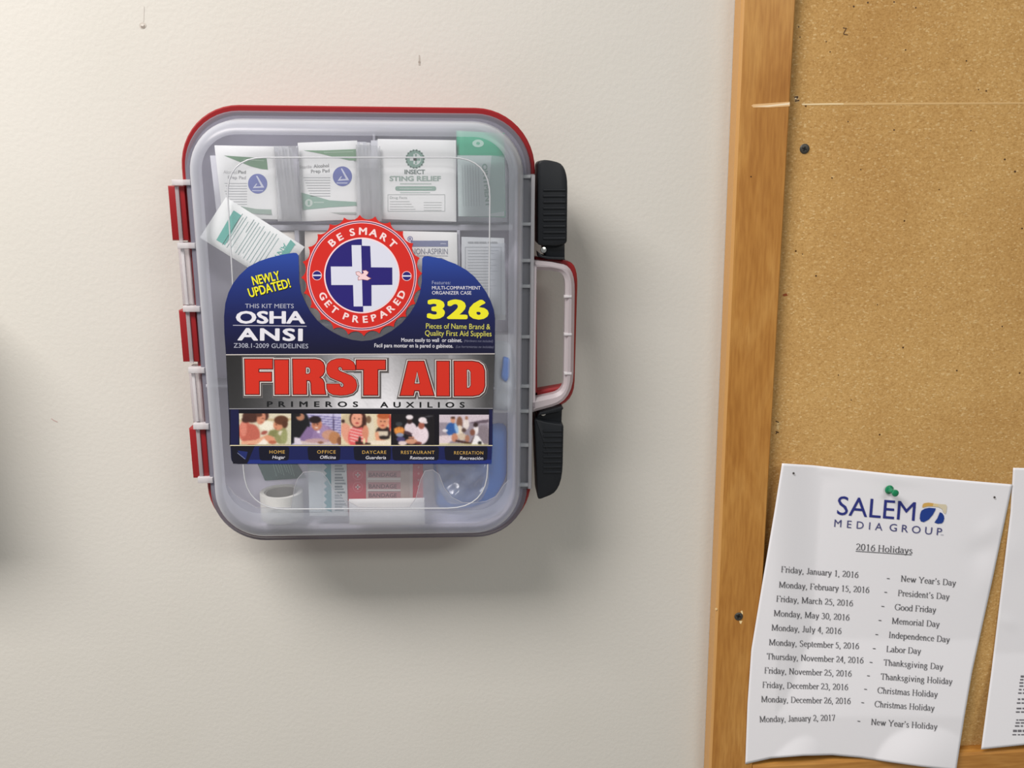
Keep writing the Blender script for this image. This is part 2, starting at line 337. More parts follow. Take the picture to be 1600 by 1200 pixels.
class Print:
    """flat ink laid on a surface; coordinates are taken on the surface through mp(px, py, height)"""
    def __init__(s, mp, step=.00004): s.mp = mp; s.V = []; s.F = []; s.mi = []; s.m = []; s.step = step
    def _m(s, c, rough=.45):
        m = c if not isinstance(c, tuple) else mat(c, rough, .4)
        if m not in s.m: s.m.append(m)
        return s.m.index(m)
    def add(s, V, F, c, layer=1):
        b = len(s.V); k = s._m(c)
        for v in V: s.V.append(tuple(s.mp(v[0], v[1], (layer+(v[2] if len(v) > 2 else 0))*s.step)))
        for f in F: s.F.append(tuple(b+i for i in f)); s.mi.append(k)
    def poly(s, pts, c, layer=1):
        tr = tessellate_polygon([[Vector((x, y, 0)) for x, y in pts]]); s.add(pts, [tuple(t) for t in tr], c, layer)
    def rect(s, x0, y0, x1, y1, c, layer=1): s.add([(x0, y0), (x1, y0), (x1, y1), (x0, y1)], [(0, 1, 2, 3)], c, layer)
    def line(s, x0, y0, x1, y1, t, c, layer=1):
        l = math.hypot(x1-x0, y1-y0); nx, ny = -(y1-y0)/l*t/2, (x1-x0)/l*t/2
        s.add([(x0+nx, y0+ny), (x1+nx, y1+ny), (x1-nx, y1-ny), (x0-nx, y0-ny)], [(0, 1, 2, 3)], c, layer)
    def disc(s, cx, cy_, r, c, layer=1, ry=None, n=40): s.poly([(cx+r*math.cos(2*math.pi*i/n), cy_+(ry or r)*math.sin(2*math.pi*i/n)) for i in range(n)], c, layer)
    def place(s, V, F, ax, ay, bx, by, h, cap, c, layer, shear=0):
        x0 = min(v[0] for v in V); x1 = max(v[0] for v in V); L = math.hypot(bx-ax, by-ay); ex, ey = (bx-ax)/L, (by-ay)/L
        sx = L/(x1-x0); sz = h/cap; W = []
        for v in V:
            a = (v[0]-x0)*sx+v[1]*sz*shear; b = v[1]*sz; W.append((ax+ex*a+ey*b, ay+ey*a-ex*b, v[2] if len(v) > 2 else 0))
        s.add(W, F, c, layer)
    def text(s, t, ax, ay, bx, by, h, c, layer=3, bold=0., sp=1., shear=0):
        V, F = fat(t, bold, sp); s.place(V, F, ax, ay, bx, by, h, CAP, c, layer, shear)
    def serif(s, t, ax, ay, bx, by, h, c, layer=2):
        V, F = serif(t); V = [(x, y, (i//4 % 7)*.12) for i, (x, y) in enumerate(V)]; s.place(V, F, ax, ay, bx, by, h, 66, c, layer)
    def char(s, ch, x, y, ang, h, c, layer, bold=0, wf=1.):
        """one letter whose baseline middle is at x,y; ang: direction of reading, degrees clockwise"""
        V, F = fat(ch, bold); x0 = min(v[0] for v in V); x1 = max(v[0] for v in V); k = h/CAP; wd = (x1-x0)*k*wf/2
        e = (math.cos(math.radians(ang)), math.sin(math.radians(ang)))
        s.place(V, F, x-e[0]*wd, y-e[1]*wd, x+e[0]*wd, y+e[1]*wd, h, CAP, c, layer)
    def build(s, name, parent):
        return meshobj(name, s.V, s.F, s.m, parent, s.mi)
def painted(name, quad, W, H, fn, mp, layer, parent, blur=1, noise=.02, step=.00004):
    """a small colour print: fn paints an H x W x 3 array (sRGB 0-255)"""
    A = np.zeros((H, W, 3)); yy, xx = np.mgrid[0:H, 0:W]; A = fn(A, xx/(W-1), yy/(H-1))
    for _ in range(blur):
        B = np.pad(A, ((1, 1), (1, 1), (0, 0)), 'edge'); A = (B[:-2, 1:-1]+B[2:, 1:-1]+B[1:-1, :-2]+B[1:-1, 2:]+4*A)/8
    A = np.clip(A*(1+noise*RNG.randn(H, W, 1)), 0, 255)/255; A = np.where(A <= .04045, A/12.92, ((A+.055)/1.055)**2.4)
    (x0, y0), (x1, y1), (x2, y2), (x3, y3) = quad; V = []
    for j in range(H):
        v = j/(H-1)
        for i in range(W):
            u = i/(W-1); x = (x0*(1-u)+x1*u)*(1-v)+(x3*(1-u)+x2*u)*v; y = (y0*(1-u)+y1*u)*(1-v)+(y3*(1-u)+y2*u)*v
            V.append(tuple(mp(x, y, layer*step)))
    F = [(j*W+i, j*W+i+1, (j+1)*W+i+1, (j+1)*W+i) for j in range(H-1) for i in range(W-1)]
    o = meshobj(name, V, F, M_PRINT, parent); at = o.data.color_attributes.new('Col', 'FLOAT_COLOR', 'POINT')
    at.data.foreach_set('color', np.concatenate([A.reshape(-1, 3), np.ones((W*H, 1))], 1).ravel()); return o
class Brush:
    """paints soft shapes in the coordinates of a crop of the print"""
    def __init__(s, x0, y0, x1, y1): s.r = (x0, y0, x1, y1)
    def grid(s, u, v): s.X = s.r[0]+u*(s.r[2]-s.r[0]); s.Y = s.r[1]+v*(s.r[3]-s.r[1])
    def ell(s, A, cx, cy_, rx, ry, c, rot=0, soft=.12, al=1.):
        t = math.radians(rot); dx, dy = s.X-cx, s.Y-cy_; a = (dx*math.cos(t)+dy*math.sin(t))/rx; b = (-dx*math.sin(t)+dy*math.cos(t))/ry
        m = np.clip((1-np.sqrt(a*a+b*b))/soft+.5, 0, 1)[..., None]*al; return A*(1-m)+np.array(c)*m
    def pol(s, A, pts, c, al=1.):
        m = np.zeros(s.X.shape, bool); n = len(pts)
        for i in range(n):
            (xa, ya), (xb, yb) = pts[i], pts[(i+1) % n]
            if ya == yb: continue
            cnd = ((ya > s.Y) != (yb > s.Y)) & (s.X < (xb-xa)*(s.Y-ya)/(yb-ya)+xa); m ^= cnd
        m = m[..., None]*al; return A*(1-m)+np.array(c)*m

# ================================================================ SETTING
def box(name, x0, x1, y0, y1, z0, z1, m, parent=None, kind=None):
    V = [(x, y, z) for x in (x0, x1) for y in (y0, y1) for z in (z0, z1)]
    F = [(0, 1, 3, 2), (4, 6, 7, 5), (0, 4, 5, 1), (2, 3, 7, 6), (0, 2, 6, 4), (1, 5, 7, 3)]
    o = meshobj(name, V, F, m, parent); fixn(o)
    if kind: o['kind'] = kind
    return o
wall = box('wall_back', -3, 3, 0, .12, 0, 2.75, M_WALL, kind='structure')
box('floor', -3, 3, -4, .12, -.05, 0, mat((150, 146, 140), .6, .3, 'floor_vinyl', bump=.2), kind='structure')
box('baseboard_back', -3, 3, -.012, 0, 0, .10, mat((70, 62, 56), .5, .4, 'base_vinyl'), kind='structure')
# nail hole and scuffs in the plaster
CUR.org = Vector((0, 0, 0))
def wmap(x, y, h): return P(x, y, .00012+h)
pr = Print(wmap)
pr.disc(223, 40, 5.5, (192, 186, 177), 1, 5); pr.disc(223.5, 41.5, 3.6, (142, 134, 125), 2, 3); pr.disc(222.5, 39, 2.4, (212, 208, 200), 3, 1.8)
pr.line(225, 10, 224, 34, 1.4, (200, 196, 188), 1)
pr.poly([(654.5, 86), (656, 86), (657, 102), (654, 102)], (178, 172, 163), 1); pr.disc(655.3, 97, 1.8, (160, 152, 142), 2)
o = pr.build('nail_mark', wall); o['label'] = 'small nail hole and scuffs in the paint'
pr = Print(wmap); pr.line(80, 654, 84, 657, .9, (186, 150, 144), 1); pr.line(84, 657, 90, 659.5, .9, (186, 150, 144), 1); pr.build('hair_mark', wall)

# ================================================================ BULLETIN BOARD
FD = .019; CD = .009                                             # frame front, cork front
bx0 = P(1134, 600, FD).x; bx1 = P(1209.5, 600, FD).x; BR = bx0+1.22
BT = P(1200, 0, FD).z+.32
zr = P(1290, 1188, FD).z; zr2 = P(1600, 1170, FD).z; rail_h = bx1-bx0; rs = (zr2-zr)/(P(1600, 1170, FD).x-P(1290, 1188, FD).x)
board = thing('bulletin_board', 'large cork bulletin board with oak frame on the right of the wall', 'bulletin board', (bx0, 0, zr-rail_h))
box('cork_panel', bx1-.006, BR-rail_h+.006, -CD, -.001, zr-.03, BT-.03, M_CORK, board)
def stile(name, x0, x1, z0, z1, m, cut=.0022):
    V = []
    for z in (z0, z1): V += [(x0, -.0005, z), (x0, -FD+cut, z), (x0+cut*.35, -FD+cut*.35, z), (x0+cut, -FD, z), (x1-cut*.4, -FD, z), (x1, -FD+cut*.4, z), (x1, -.0005, z)]
    F = [(i, (i+1) % 7, 7+(i+1) % 7, 7+i) for i in range(7)]+[tuple(range(7)), tuple(range(7, 14))]
    o = meshobj(name, V, F, [m, M_OAKLIT], board, [1, 1, 1]+[0]*6); fixn(o); return o
def slope(x): return (x-bx0)*rs
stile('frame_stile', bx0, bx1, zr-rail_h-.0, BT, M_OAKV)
def rail(name, x0, x1, zt, h, s):
    c = .004; V = []
    for x in (x0, x1):
        z = zt+(x-P(1290, 1188, FD).x)*s
        V += [(x, -.0005, z), (x, -FD+c, z), (x, -FD+c*.3, z-c*.3), (x, -FD, z-c), (x, -FD, z-h+c), (x, -FD+c, z-h), (x, -.0005, z-h)]
    F = [(i, (i+1) % 7, 7+(i+1) % 7, 7+i) for i in range(7)]+[tuple(range(7)), tuple(range(7, 14))]
    o = meshobj(name, V, F, M_OAKH, board); fixn(o)
rail('frame_rail', bx1+.0002, BR, zr, rail_h, rs); rail('frame_rail', bx1+.0002, BR, BT, rail_h, 0)
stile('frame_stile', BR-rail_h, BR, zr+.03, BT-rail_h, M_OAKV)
def cmap(x, y, h): return P(x, y, CD+.00008+h)
def fmap(x, y, h): return P(x, y, FD+.00008+h)
# stray tape ridge across frame and cork
pr = Print(fmap)
pr.poly([(1174, 165), (1177, 163), (1234, 159), (1234, 166), (1200, 168), (1177, 168)], (224, 182, 128), 1)
pr.poly([(1176, 166), (1200, 164.5), (1234, 160.5), (1234, 163.5), (1200, 166.8)], (242, 222, 190), 2)
pr.build('tape_scrap', board)
pr = Print(cmap)
pr.poly([(1252, 162), (1300, 160.6), (1600, 159.6), (2400, 150), (2400, 152.2), (1600, 162.2), (1300, 164.2), (1254, 164.5)], (213, 176, 118), 1)
pr.poly([(1252, 162), (1300, 161.2), (1318, 161.4), (1318, 163.2), (1300, 163.4), (1254, 164.2)], (236, 214, 170), 2)
pr.build('tape_ridge', board)
# worn pin holes, staple scars
pr = Print(cmap)
for x, y, r in [(1334, 10, 1.6), (1356, 4, 1.5), (1397, 3, 1.3), (1431, 12, 1.3), (1291, 65, 1.), (1297, 81, 1.1), (1415, 78, 1.2), (1510, 95, 1.3), (1541, 142, 1.3), (1529, 140, 1.),
                (1397, 203, 1.3), (1517, 204, 1.), (1570, 249, 1.6), (1586, 268, 1.8), (1248, 157, 1.2), (1275, 431, 1.5), (1371, 476, 1.), (1411, 543, 1.5), (1495, 579, 1.4), (1566, 510, 1.2),
                (1300, 278, 1.2), (1597, 357, 1.4), (1254, 397, .9), (1310, 586, 1.), (1330, 625, 1.), (1248, 42, 1.2), (1250, 58, 1.), (1325, 190, 1.), (1345, 265, 1.)]:
    pr.disc(x, y, r, (84, 58, 32), 1, n=8)
pr.poly([(1223, 460), (1229, 458), (1231, 462), (1224, 463)], (150, 74, 34), 1)
for a in ([(1317, 43.5), (1323, 44.5)], [(1322, 44.5), (1318, 53)], [(1318, 53.5), (1325, 54.5)]): pr.line(*a[0], *a[1], 1.5, (92, 64, 34), 1)
pr.disc(1244.5, 155, 4.8, (196, 160, 104), 1, 6.4, 14)
for a in ([(1241, 152), (1247, 151)], [(1247, 151), (1243, 156)], [(1242, 158), (1248, 157)]): pr.line(*a[0], *a[1], 1.9, (66, 44, 24), 2)
pr.disc(1243.5, 154, 1.3, (240, 226, 196), 3, n=8)
for a in ([(1212, 658), (1217, 660)], [(1213, 665), (1218, 663)], [(1212, 674), (1217, 676)], [(1212, 678), (1215, 675)]): pr.line(*a[0], *a[1], 1.6, (78, 54, 28), 1)
pr.poly([(1214, 660), (1218, 661), (1217, 672), (1213, 670)], (218, 186, 128), 1)
pr.build('pin_scars', board)['kind'] = 'stuff'
def screw(px, py, dep, r, on):
    c = P(px, py, dep); lathe('screw', [(r, -.0012), (r, .0004), (r*.82, .0010), (r*.4, .0011), (.0001, .0011)], c, (0, -1, 0), mat((70, 68, 62), .45, .5, 'dark_screw', .3), board, 24)
    o = bpy.data.objects[[x.name for x in COL.objects if x.name.startswith('screw')][-1]]
    pr = Print(lambda x, y, h: P(x, y, dep+.0012+h)); q = 3.6
    for a in (20, 110):
        t = math.radians(a); pr.line(px-q*math.cos(t), py-q*math.sin(t), px+q*math.cos(t), py+q*math.sin(t), 1.9, (12, 10, 9), 1)
    pr.build('cross_slot', o)
screw(1257, 232.5, CD, .0041, 'cork'); screw(1154, 963, FD, .0040, 'frame')
pr = Print(fmap); pr.poly([(1157, 955), (1160, 954), (1161, 960), (1159, 959)], (240, 214, 160), 1); pr.poly([(1155, 970), (1160, 970), (1158, 975), (1156, 974)], (240, 214, 160), 1)
pr.disc(1119, 951.5, 2, (230, 196, 140), 1, n=10); pr.disc(1173.5, 276, 1.2, (70, 44, 20), 1, n=8)
pr.build('wood_nick', board)['kind'] = 'stuff'

# ================================================================ PAPERS
def sheet(name, L, R, T, B, depf, m, parent=None, center=None, nu=90, nv=110):
    """Coons sheet between four px edge curves (lists of px points), standing at depth depf(px,py)"""
    def ev(c, t):
        d = [0]
        for i in range(1, len(c)): d.append(d[-1]+math.hypot(c[i][0]-c[i-1][0], c[i][1]-c[i-1][1]))
        t *= d[-1]
        return (np.interp(t, d, [p[0] for p in c]), np.interp(t, d, [p[1] for p in c]))
    V = []
    for j in range(nv+1):
        v = j/nv; l, r = ev(L, v), ev(R, v)
        for i in range(nu+1):
            u = i/nu; t, b = ev(T, u), ev(B, u); q = []
            for k in (0, 1):
                q.append((1-u)*l[k]+u*r[k]+(1-v)*t[k]+v*b[k]-((1-u)*(1-v)*L[0][k]+u*(1-v)*R[0][k]+(1-u)*v*L[-1][k]+u*v*R[-1][k]))
            V.append(tuple(P(q[0], q[1], depf(q[0], q[1]))))
    F = [(j*(nu+1)+i, (j+1)*(nu+1)+i, (j+1)*(nu+1)+i+1, j*(nu+1)+i+1) for j in range(nv) for i in range(nu)]
    o = meshobj(name, V, F, m, parent, smooth=True, center=center)
    sd = o.modifiers.new('thickness', 'SOLIDIFY'); sd.thickness = .00012; sd.offset = -1
    return o
M_PAPER = mat((234, 234, 238), .7, .25, 'white_paper', bump=.05, bscale=900)
def bumpf(x, y, cx, cy_, rx, ry, rot=0):
    t = math.radians(rot); dx, dy = x-cx, y-cy_; a = (dx*math.cos(t)+dy*math.sin(t))/rx; b = (-dx*math.sin(t)+dy*math.cos(t))/ry
    return math.exp(-(a*a+b*b))
def dep1(x, y):
    v = (y-740)/450; u = (x-1222+v*57)/350
    d = CD+.0012 + .0035*max(0, v)**1 * (0.6+.4*math.sin(2.2*u)) + .011*max(0, v-.72)**1.3*3
    d += .0045*bumpf(x, y, 1255, 1190, 50, 95, 12) - .0055*bumpf(x, y, 1325, 1215, 42, 85, 10) + .0075*bumpf(x, y, 1440, 1190, 75, 70, -32)
    d += .0009*bumpf(x, y, 1545, 830, 26, 16, -50) - .0010*bumpf(x, y, 1530, 860, 22, 18, -40) + .0009*bumpf(x, y, 1545, 905, 20, 30, 20)
    d += .0006*bumpf(x, y, 1275, 735, 26, 7, 8) - .0005*bumpf(x, y, 1275, 745, 26, 7, 8)+.0006*bumpf(x, y, 1400, 748, 40, 9, 8)
    if y > 1000: d = max(d, FD+.0012-(.008 if y < 1120 and x > 1215 else 0)*max(0, min(1, (1120-y)/120)))
    t = max(0., min(1., (1290-x)/85)); d = max(d, CD+.0012+(FD-CD)*t*t*(3-2*t))
    return d
L1 = [(1222, 724), (1210, 800), (1193, 900), (1174, 1015), (1168, 1100), (1164.5, 1194)]
R1 = [(1582, 757), (1552, 900), (1519, 1050), (1507, 1120), (1494, 1204)]
T1 = [(1222, 724), (1270, 727), (1400, 741), (1500, 750), (1582, 757)]
B1 = [(1164.5, 1194), (1205, 1185), (1255, 1181), (1300, 1180), (1345, 1184), (1390, 1191), (1440, 1198), (1494, 1204)]
pc = P(1390, 760, CD)
paper = thing('holiday_notice', 'white holiday list sheet with blue logo, hung by a green push pin', 'paper', pc)
sheet('sheet', L1, R1, T1, B1, dep1, M_PAPER, paper)
pmap = lambda x, y, h: P(x, y, dep1(x, y)+.00045+h)
BL = (44, 52, 128); pr = Print(pmap)
pr.text('SALEM', 1307.5, 804, 1429, 813.8, 29, BL, 2, -.004)
pr.text('MEDIA', 1303.4, 823, 1378.5, 829, 11.4, (72, 74, 124), 2, -.002, 1.75)
pr.text('GROUP', 1389.5, 829.5, 1471.5, 836.8, 11.4, (72, 74, 124), 2, -.002, 1.55)
pr.text('TM', 1469.5, 836.5, 1474, 837, 1.6, (90, 92, 130), 2)
def z7(p): return [(1280+x/7.273, 740+y/7.273) for x, y in p]
pr.poly(z7([(1172, 388), (1178, 350), (1195, 336), (1240, 330), (1300, 338), (1290, 372), (1235, 372)]), (212, 170, 92), 2)
pr.poly(z7([(1300, 338), (1350, 345), (1352, 380), (1290, 372)]), (224, 204, 158), 2)
pr.poly(z7([(1350, 345), (1440, 352), (1452, 372), (1448, 420), (1436, 462), (1412, 440), (1400, 405), (1352, 378)]), (216, 206, 178), 2)
pr.poly(z7([(1162, 422), (1200, 398), (1250, 388), (1325, 395), (1318, 420), (1290, 470), (1245, 522), (1190, 552), (1155, 542), (1143, 510), (1148, 460)]), (30, 62, 142), 3)
pr.poly(z7([(1372, 438), (1398, 450), (1417, 478), (1422, 510), (1412, 545), (1395, 565), (1350, 570), (1310, 556), (1345, 505)]), (30, 62, 142), 3)
pr.build('logo_print', paper)
INK = (78, 78, 82); pr = Print(pmap)
pr.serif('2016 Holidays', 1337.5, 859.3, 1425.5, 865.3, 10, INK); pr.line(1337, 861.2, 1424.5, 867, .9, INK, 2)
ROWS = [("Friday, January 1, 2016", 1220.5, 894, 1341, 903, "New Year's Day", 1407.5, 908.5, 1493.6, 915.5, 1388, 904),
 ("Monday, February 15, 2016", 1217, 918, 1358, 926.5, "President's Day", 1403, 931, 1483.5, 937, 1384, 925.5),
 ("Friday, March 25, 2016", 1213, 940, 1332.5, 947.3, "Good Friday", 1398, 953, 1462.5, 957.5, 1379.5, 947.5),
 ("Monday, May 30, 2016", 1209, 962.5, 1327, 969.5, "Memorial Day", 1393.5, 974.5, 1468, 980, 1375, 969.5),
 ("Monday, July 4, 2016", 1205.5, 985, 1314.5, 990.7, "Independence Day", 1389, 996.5, 1484, 1004, 1370, 991.5),
 ("Monday, September 5, 2016", 1201.5, 1008, 1342, 1014.2, "Labor Day", 1385, 1018.5, 1439, 1022, 1366, 1013.5),
 ("Thursday, November 24, 2016", 1198, 1030, 1349, 1036.5, "Thanksgiving Day", 1380.5, 1039.5, 1473.5, 1046.5, 1361, 1035),
 ("Friday, November 25, 2016", 1194.5, 1052, 1330.5, 1057.2, "Thanksgiving Holiday", 1376, 1061.5, 1488, 1069.5, 1357, 1056),
 ("Friday, December 23, 2016", 1191.5, 1074.5, 1325, 1078.3, "Christmas Holiday", 1371, 1083, 1465, 1089.5, 1352.5, 1077),
 ("Monday, December 26, 2016", 1189.5, 1097, 1329, 1100, "Christmas Holiday", 1366.5, 1104.5, 1460, 1111, 1348, 1098),
 ("Monday, January 2, 2017", 1187, 1128.5, 1305, 1126, "New Year's Holiday", 1361, 1132.5, 1464.5, 1140, 1342, 1127)]
for a, x0, y0, x1, y1, b, x2, y2, x3, y3, dx, dy in ROWS:
    pr.serif(a, x0, y0, x1, y1, 9.4, INK); pr.serif(b, x2, y2, x3, y3, 9.4, INK); pr.line(dx-2.2, dy-.2, dx+2.2, dy+.2, 1.1, INK, 2)
pr.build('typed_print', paper)
pr = Print(pmap)
for x, y in ((1240, 739.5), (1554, 777)): pr.disc(x, y, 1.7, (74, 70, 66), 2, n=10); pr.disc(x+1.2, y+2, 1.4, (196, 194, 196), 1, n=10)
pr.build('pin_hole', paper)['kind'] = 'stuff'

def dep2(x, y):
    d = CD+.0005 + .0105*max(0, (y-1020)/150) + .0012*max(0, (y-800)/300)
    return d + .0006*bumpf(x, y, 1574, 972, 16, 10, 30) + .0007*bumpf(x, y, 1580, 860, 20, 30)
T2 = [(1583, 731), (1955, 736)]; L2 = [(1583, 731), (1579, 800), (1567, 900), (1549, 1050), (1541, 1110), (1533, 1171)]
R2 = [(1955, 736), (1905, 1150)]; B2 = [(1533, 1171), (1600, 1164), (1905, 1150)]
p2 = thing('printed_memo', 'white printed sheet cut off by the right edge, beside the holiday list', 'paper', P(1700, 740, CD))
sheet('sheet', L2, R2, T2, B2, dep2, M_PAPER, p2)
pr = Print(lambda x, y, h: P(x, y, dep2(x, y)+.0003+h))
for y, x0, n, t in [(1057, 1595, 1, 1.6), (1062, 1594, 1, 1.1), (1067, 1593, 1, 1.1), (1072, 1593, 1, 1.1), (1077.5, 1592, 1, 1.1), (1083, 1591, 1, 1.1), (1092.5, 1590.5, 1, 1.3), (1098.5, 1589, 1, 1.1),
                    (1107, 1588.5, 1, 1.2), (1112.5, 1587.5, 1, 1.1), (1125, 1588, 1, .9), (1129.5, 1587, 1, 1.1), (1134.5, 1586, 1, 1.1), (1142, 1583, 1, 1.7), (1148, 1582, 1, .9)]:
    x = x0
    while x < 1880:
        l = random.uniform(3, 9); pr.rect(x, y-t, x+l, y+t, (112, 110, 116), 1); x += l+random.uniform(1.2, 2.4)
pr.build('small_print', p2)

# push pin
pb = P(1388.5, 764.5, dep1(1388, 764)+.0005); ax = (P(1400.5, 771.5, dep1(1388, 764)+.0115)-pb)
pin = thing('push_pin', 'green plastic push pin holding the holiday list', 'push pin', pb)
GREEN = mat((18, 128, 84), .22, .6, 'green_plastic')
lathe('pin_head', [(.0005, 0), (.0040, .0002), (.0043, .0010), (.0040, .0018), (.0024, .0026), (.0019, .0040), (.0019, .0066), (.0024, .0076), (.0030, .0084), (.0033, .0096), (.0030, .0106), (.0018, .0111), (.0002, .0112)], pb, ax, GREEN, pin, 28)
lathe('needle', [(.0005, -.006), (.0005, .0005)], pb, ax, M_METAL, pin, 8)
CUR.org = Vector((0, 0, 0))

# ================================================================ FIRST AID KIT
DR, DFL, DF = .058, .063, .086                                   # red rim, lid flange, lid face
kit = thing('first_aid_kit', 'red and clear plastic first aid case hung on the wall, big printed label', 'first aid kit', (0, 0, 0), KMAT)
def krect(l, r, t, b, dep):                                       # l,r,t,b are px points on the edges
    return K(*l, dep).x, K(*r, dep).x, K(*b, dep).z, K(*t, dep).z
rx0, rx1, rz0, rz1 = krect((283.5, 262), (836, 262), (560, 166), (560, 838), DR)
S = (WALL_D-DR)/FPX
rr = 90*S
red = lambda i: rrect(rx0+i, rx1-i, rz0+i, rz1-i, rr-i*.8, 12)
loft('case_shell', [(red(.020), .001), (red(.014), .012), (red(.010), DR-.012), (red(.0045), DR-.010), (red(.0005), DR-.0085), (red(0), DR-.007), (red(0), DR-.001), (red(.001), DR), (red(.006), DR), (red(.007), DR-.004), (red(.0072), DR-.006), (red(.012), .008)], M_RED, kit, True, True)
fx0, fx1, fz0, fz1 = krect((288.5, 262), (829.5, 275), (560, 175), (560, 842.5), DFL)
fl = lambda i, r=84: rrect(fx0+i, fx1-i, fz0+i, fz1-i, max(.004, r*S-i*.9), 12)
lid = loft('lid', [(fl(0), DFL-.0045), (fl(0), DFL-.0008), (fl(.0008), DFL), (fl(.0052), DFL+.0003), (fl(.010), DFL+.0003)], M_FLANGE, kit)
dx0, dx1, _, _ = krect((333, 500), (794, 500), (560, 196), (560, 818), DF)
_, _, dz0, dz1 = krect((327, 500), (802, 500), (560, 212), (560, 800), DF)
def dome(t):                                                      # t 0 = foot on the flange, 1 = flat face
    o = offs = .0055; x0, x1, z0, z1 = fx0+o, fx1-o, fz0+o, fz1-o
    return rrect(x0+(dx0-x0)*t, x1+(dx1-x1)*t, z0+(dz0-z0)*t, z1+(dz1-z1)*t, (78-26*t)*S, 12)
rings = [(dome(0), DFL), (dome(.10), DFL+.008)]
for a in (15, 30, 45, 60, 75, 90):
    t = math.radians(a); rings.append((dome(.10+.90*(1-math.cos(t))), DFL+.008+(DF-DFL-.008)*math.sin(t)))
loft('lid_dome', rings, M_DOME, lid, ang=60)
def quadmap(pts, dep): return KP(pts, dep)
WIN = smoothpoly([(352, 246), (766, 246), (761.5, 794), (384, 796)], [62, 62, 62, 62], 8)
WK = KP(WIN, DF); n = len(WK); rim_pts = dome(1)
# flat face: ring between dome edge and window ridge, filled plate
o = meshobj('lid_face', [(x, -DF, z) for x, z in rim_pts], [tuple(range(len(rim_pts)))], M_LIDFACE, lid)
tube('window_ridge', [(x, -DF+.0004, z) for x, z in WK], .0006, M_EDGE, lid, True)
# inner lip of the lid: milky sheet with finger scallops along the bottom
LIP = [(343, 754), (350, 754), (357, 759), (366, 772), (380, 782), (384, 783), (400, 793), (455, 793), (460, 762), (465, 748), (474, 738), (488, 736.5), (503, 738), (512, 749), (521, 765), (537, 779), (560, 792), (600, 793),
       (640, 792), (650, 778), (657, 750), (664, 736), (676, 734), (686, 741), (694, 762), (706, 777), (722, 785), (740, 786), (760, 783), (776, 775), (787, 758), (794, 751), (800, 748)]
LB = [(797, 778), (783, 804), (757, 815), (402, 817), (374, 806), (352, 782)]
dl = DF-.003
lipm = frosted('lip_milk', (226, 232, 240), .70, .3, .5)
meshobj('lid_lip', [(K(x, y, dl).x, -dl, K(x, y, dl).z) for x, y in LIP+LB], [tuple(range(len(LIP+LB)))], lipm, lid)
tube('lip_edge', [(K(x, y, dl).x, -dl, K(x, y, dl).z) for x, y in LIP], .00022, M_CLEARW, lid)

# hinge side
def kbox(name, pts, d0, d1, m, parent, bev=.0006): return slab(name, KP(pts, (d0+d1)/2), d0, d1, m, parent, bev)
HE = lambda y: 266+(y-290)*.0868                                 # outer line of the hinge as it leans in the picture
for y0, y1 in ((290, 375), (483, 563), (666, 743)):
    e0, e1 = HE(y0), HE(y1)
    o = kbox('hinge_knuckle', [(e0, y0), (e0+27, y0), (e1+27, y1), (e1, y1)], .046, DFL-.002, M_RED, kit, .002)
    kbox('hinge_groove', [(e0+7, y0+1), (e0+13, y0+1), (e1+13, y1+4), (e1+7, y1+4)], DFL-.002, DFL-.0008, M_CLEAR, o, .0004)
for y in (285, 383, 481, 576, 663, 746):
    e = HE(y)+7; kbox('hinge_rib', [(e, y-4.5), (302+(y-285)*.074, y-4.5), (302.5+(y-285)*.074, y+4.5), (e+.5, y+4.5)], .050, DFL+.002, M_CLEARW, kit, .001)
for y0, y1 in ((388, 476), (581, 658)):
    e0, e1 = HE(y0)+6, HE(y1)+6
    o = kbox('hinge_lug', [(e0, y0), (e0+20, y0), (e1+20, y1), (e1, y1)], .048, DFL-.003, M_CLEAR, kit, .0025)
    kbox('lug_bar', [(e0+2, y0), (e0+7, y0), (e1+7, y1), (e1+2, y1)], DFL-.003, DFL-.001, M_CLEARW, o, .0005)
# latch side strip with ribs
strip = kbox('latch_strip', [(811, 272), (835, 272), (829.5, 762), (806, 762)], DFL-.005, DFL+.0005, frosted('strip_smoke', (176, 178, 184), .42, .3, .5), kit)
kbox('strip_edge', [(829.5, 273), (835.5, 274), (830, 761), (824.5, 761)], DFL-.006, DFL+.004, frosted('strip_edge', (226, 226, 230), .42, .25, .9), strip, .0008)
kbox('strip_edge', [(812, 273), (815, 273), (811, 761), (808, 761)], DFL, DFL+.002, M_CLEAR, strip, .0004)
MRIB = frosted('strip_rib', (226, 230, 234), .30, .25, .9)
for y in (276, 350, 407, 447, 526, 603, 642, 695, 757):
    kbox('strip_rib', [(811, y-2.5), (829.5, y-2.5), (829.2, y+2.5), (811, y+2.5)], DFL-.001, DFL+.003, MRIB, strip, .0005)
# handles
def ringslab(name, outer, inner, d0, d1, m, parent, bev=.001):
    """frame-shaped slab: outer and inner px outlines with the same count"""
    dm = (d0+d1)/2; O, I = KP(outer, dm), KP(inner, dm); O2, I2 = offset_poly(O, -bev), offset_poly(I, bev)
    return loft(name, [(O, d0), (O, d1-bev), (O2, d1), (I2, d1), (I, d1-bev), (I, d0), (O, d0)], m, parent)
out_r = smoothpoly([(834, 400), (874, 404), (902, 412), (896, 628), (836, 640)], [0, 4, 34, 34, 0], 6)
in_r = smoothpoly([(837.5, 420), (860, 421), (889, 426), (885, 600), (836, 608.5)], [0, 4, 16, 10, 0], 6)
hr = ringslab('case_handle', out_r, in_r, .044, .0545, M_RED, kit, .0015)
out_c = smoothpoly([(832, 406), (862, 409), (898, 417), (895, 625), (830, 643)], [0, 6, 38, 44, 0], 6)
in_c = smoothpoly([(836, 421), (860, 422), (883, 427), (880, 611), (834, 621)], [0, 4, 20, 18, 0], 6)
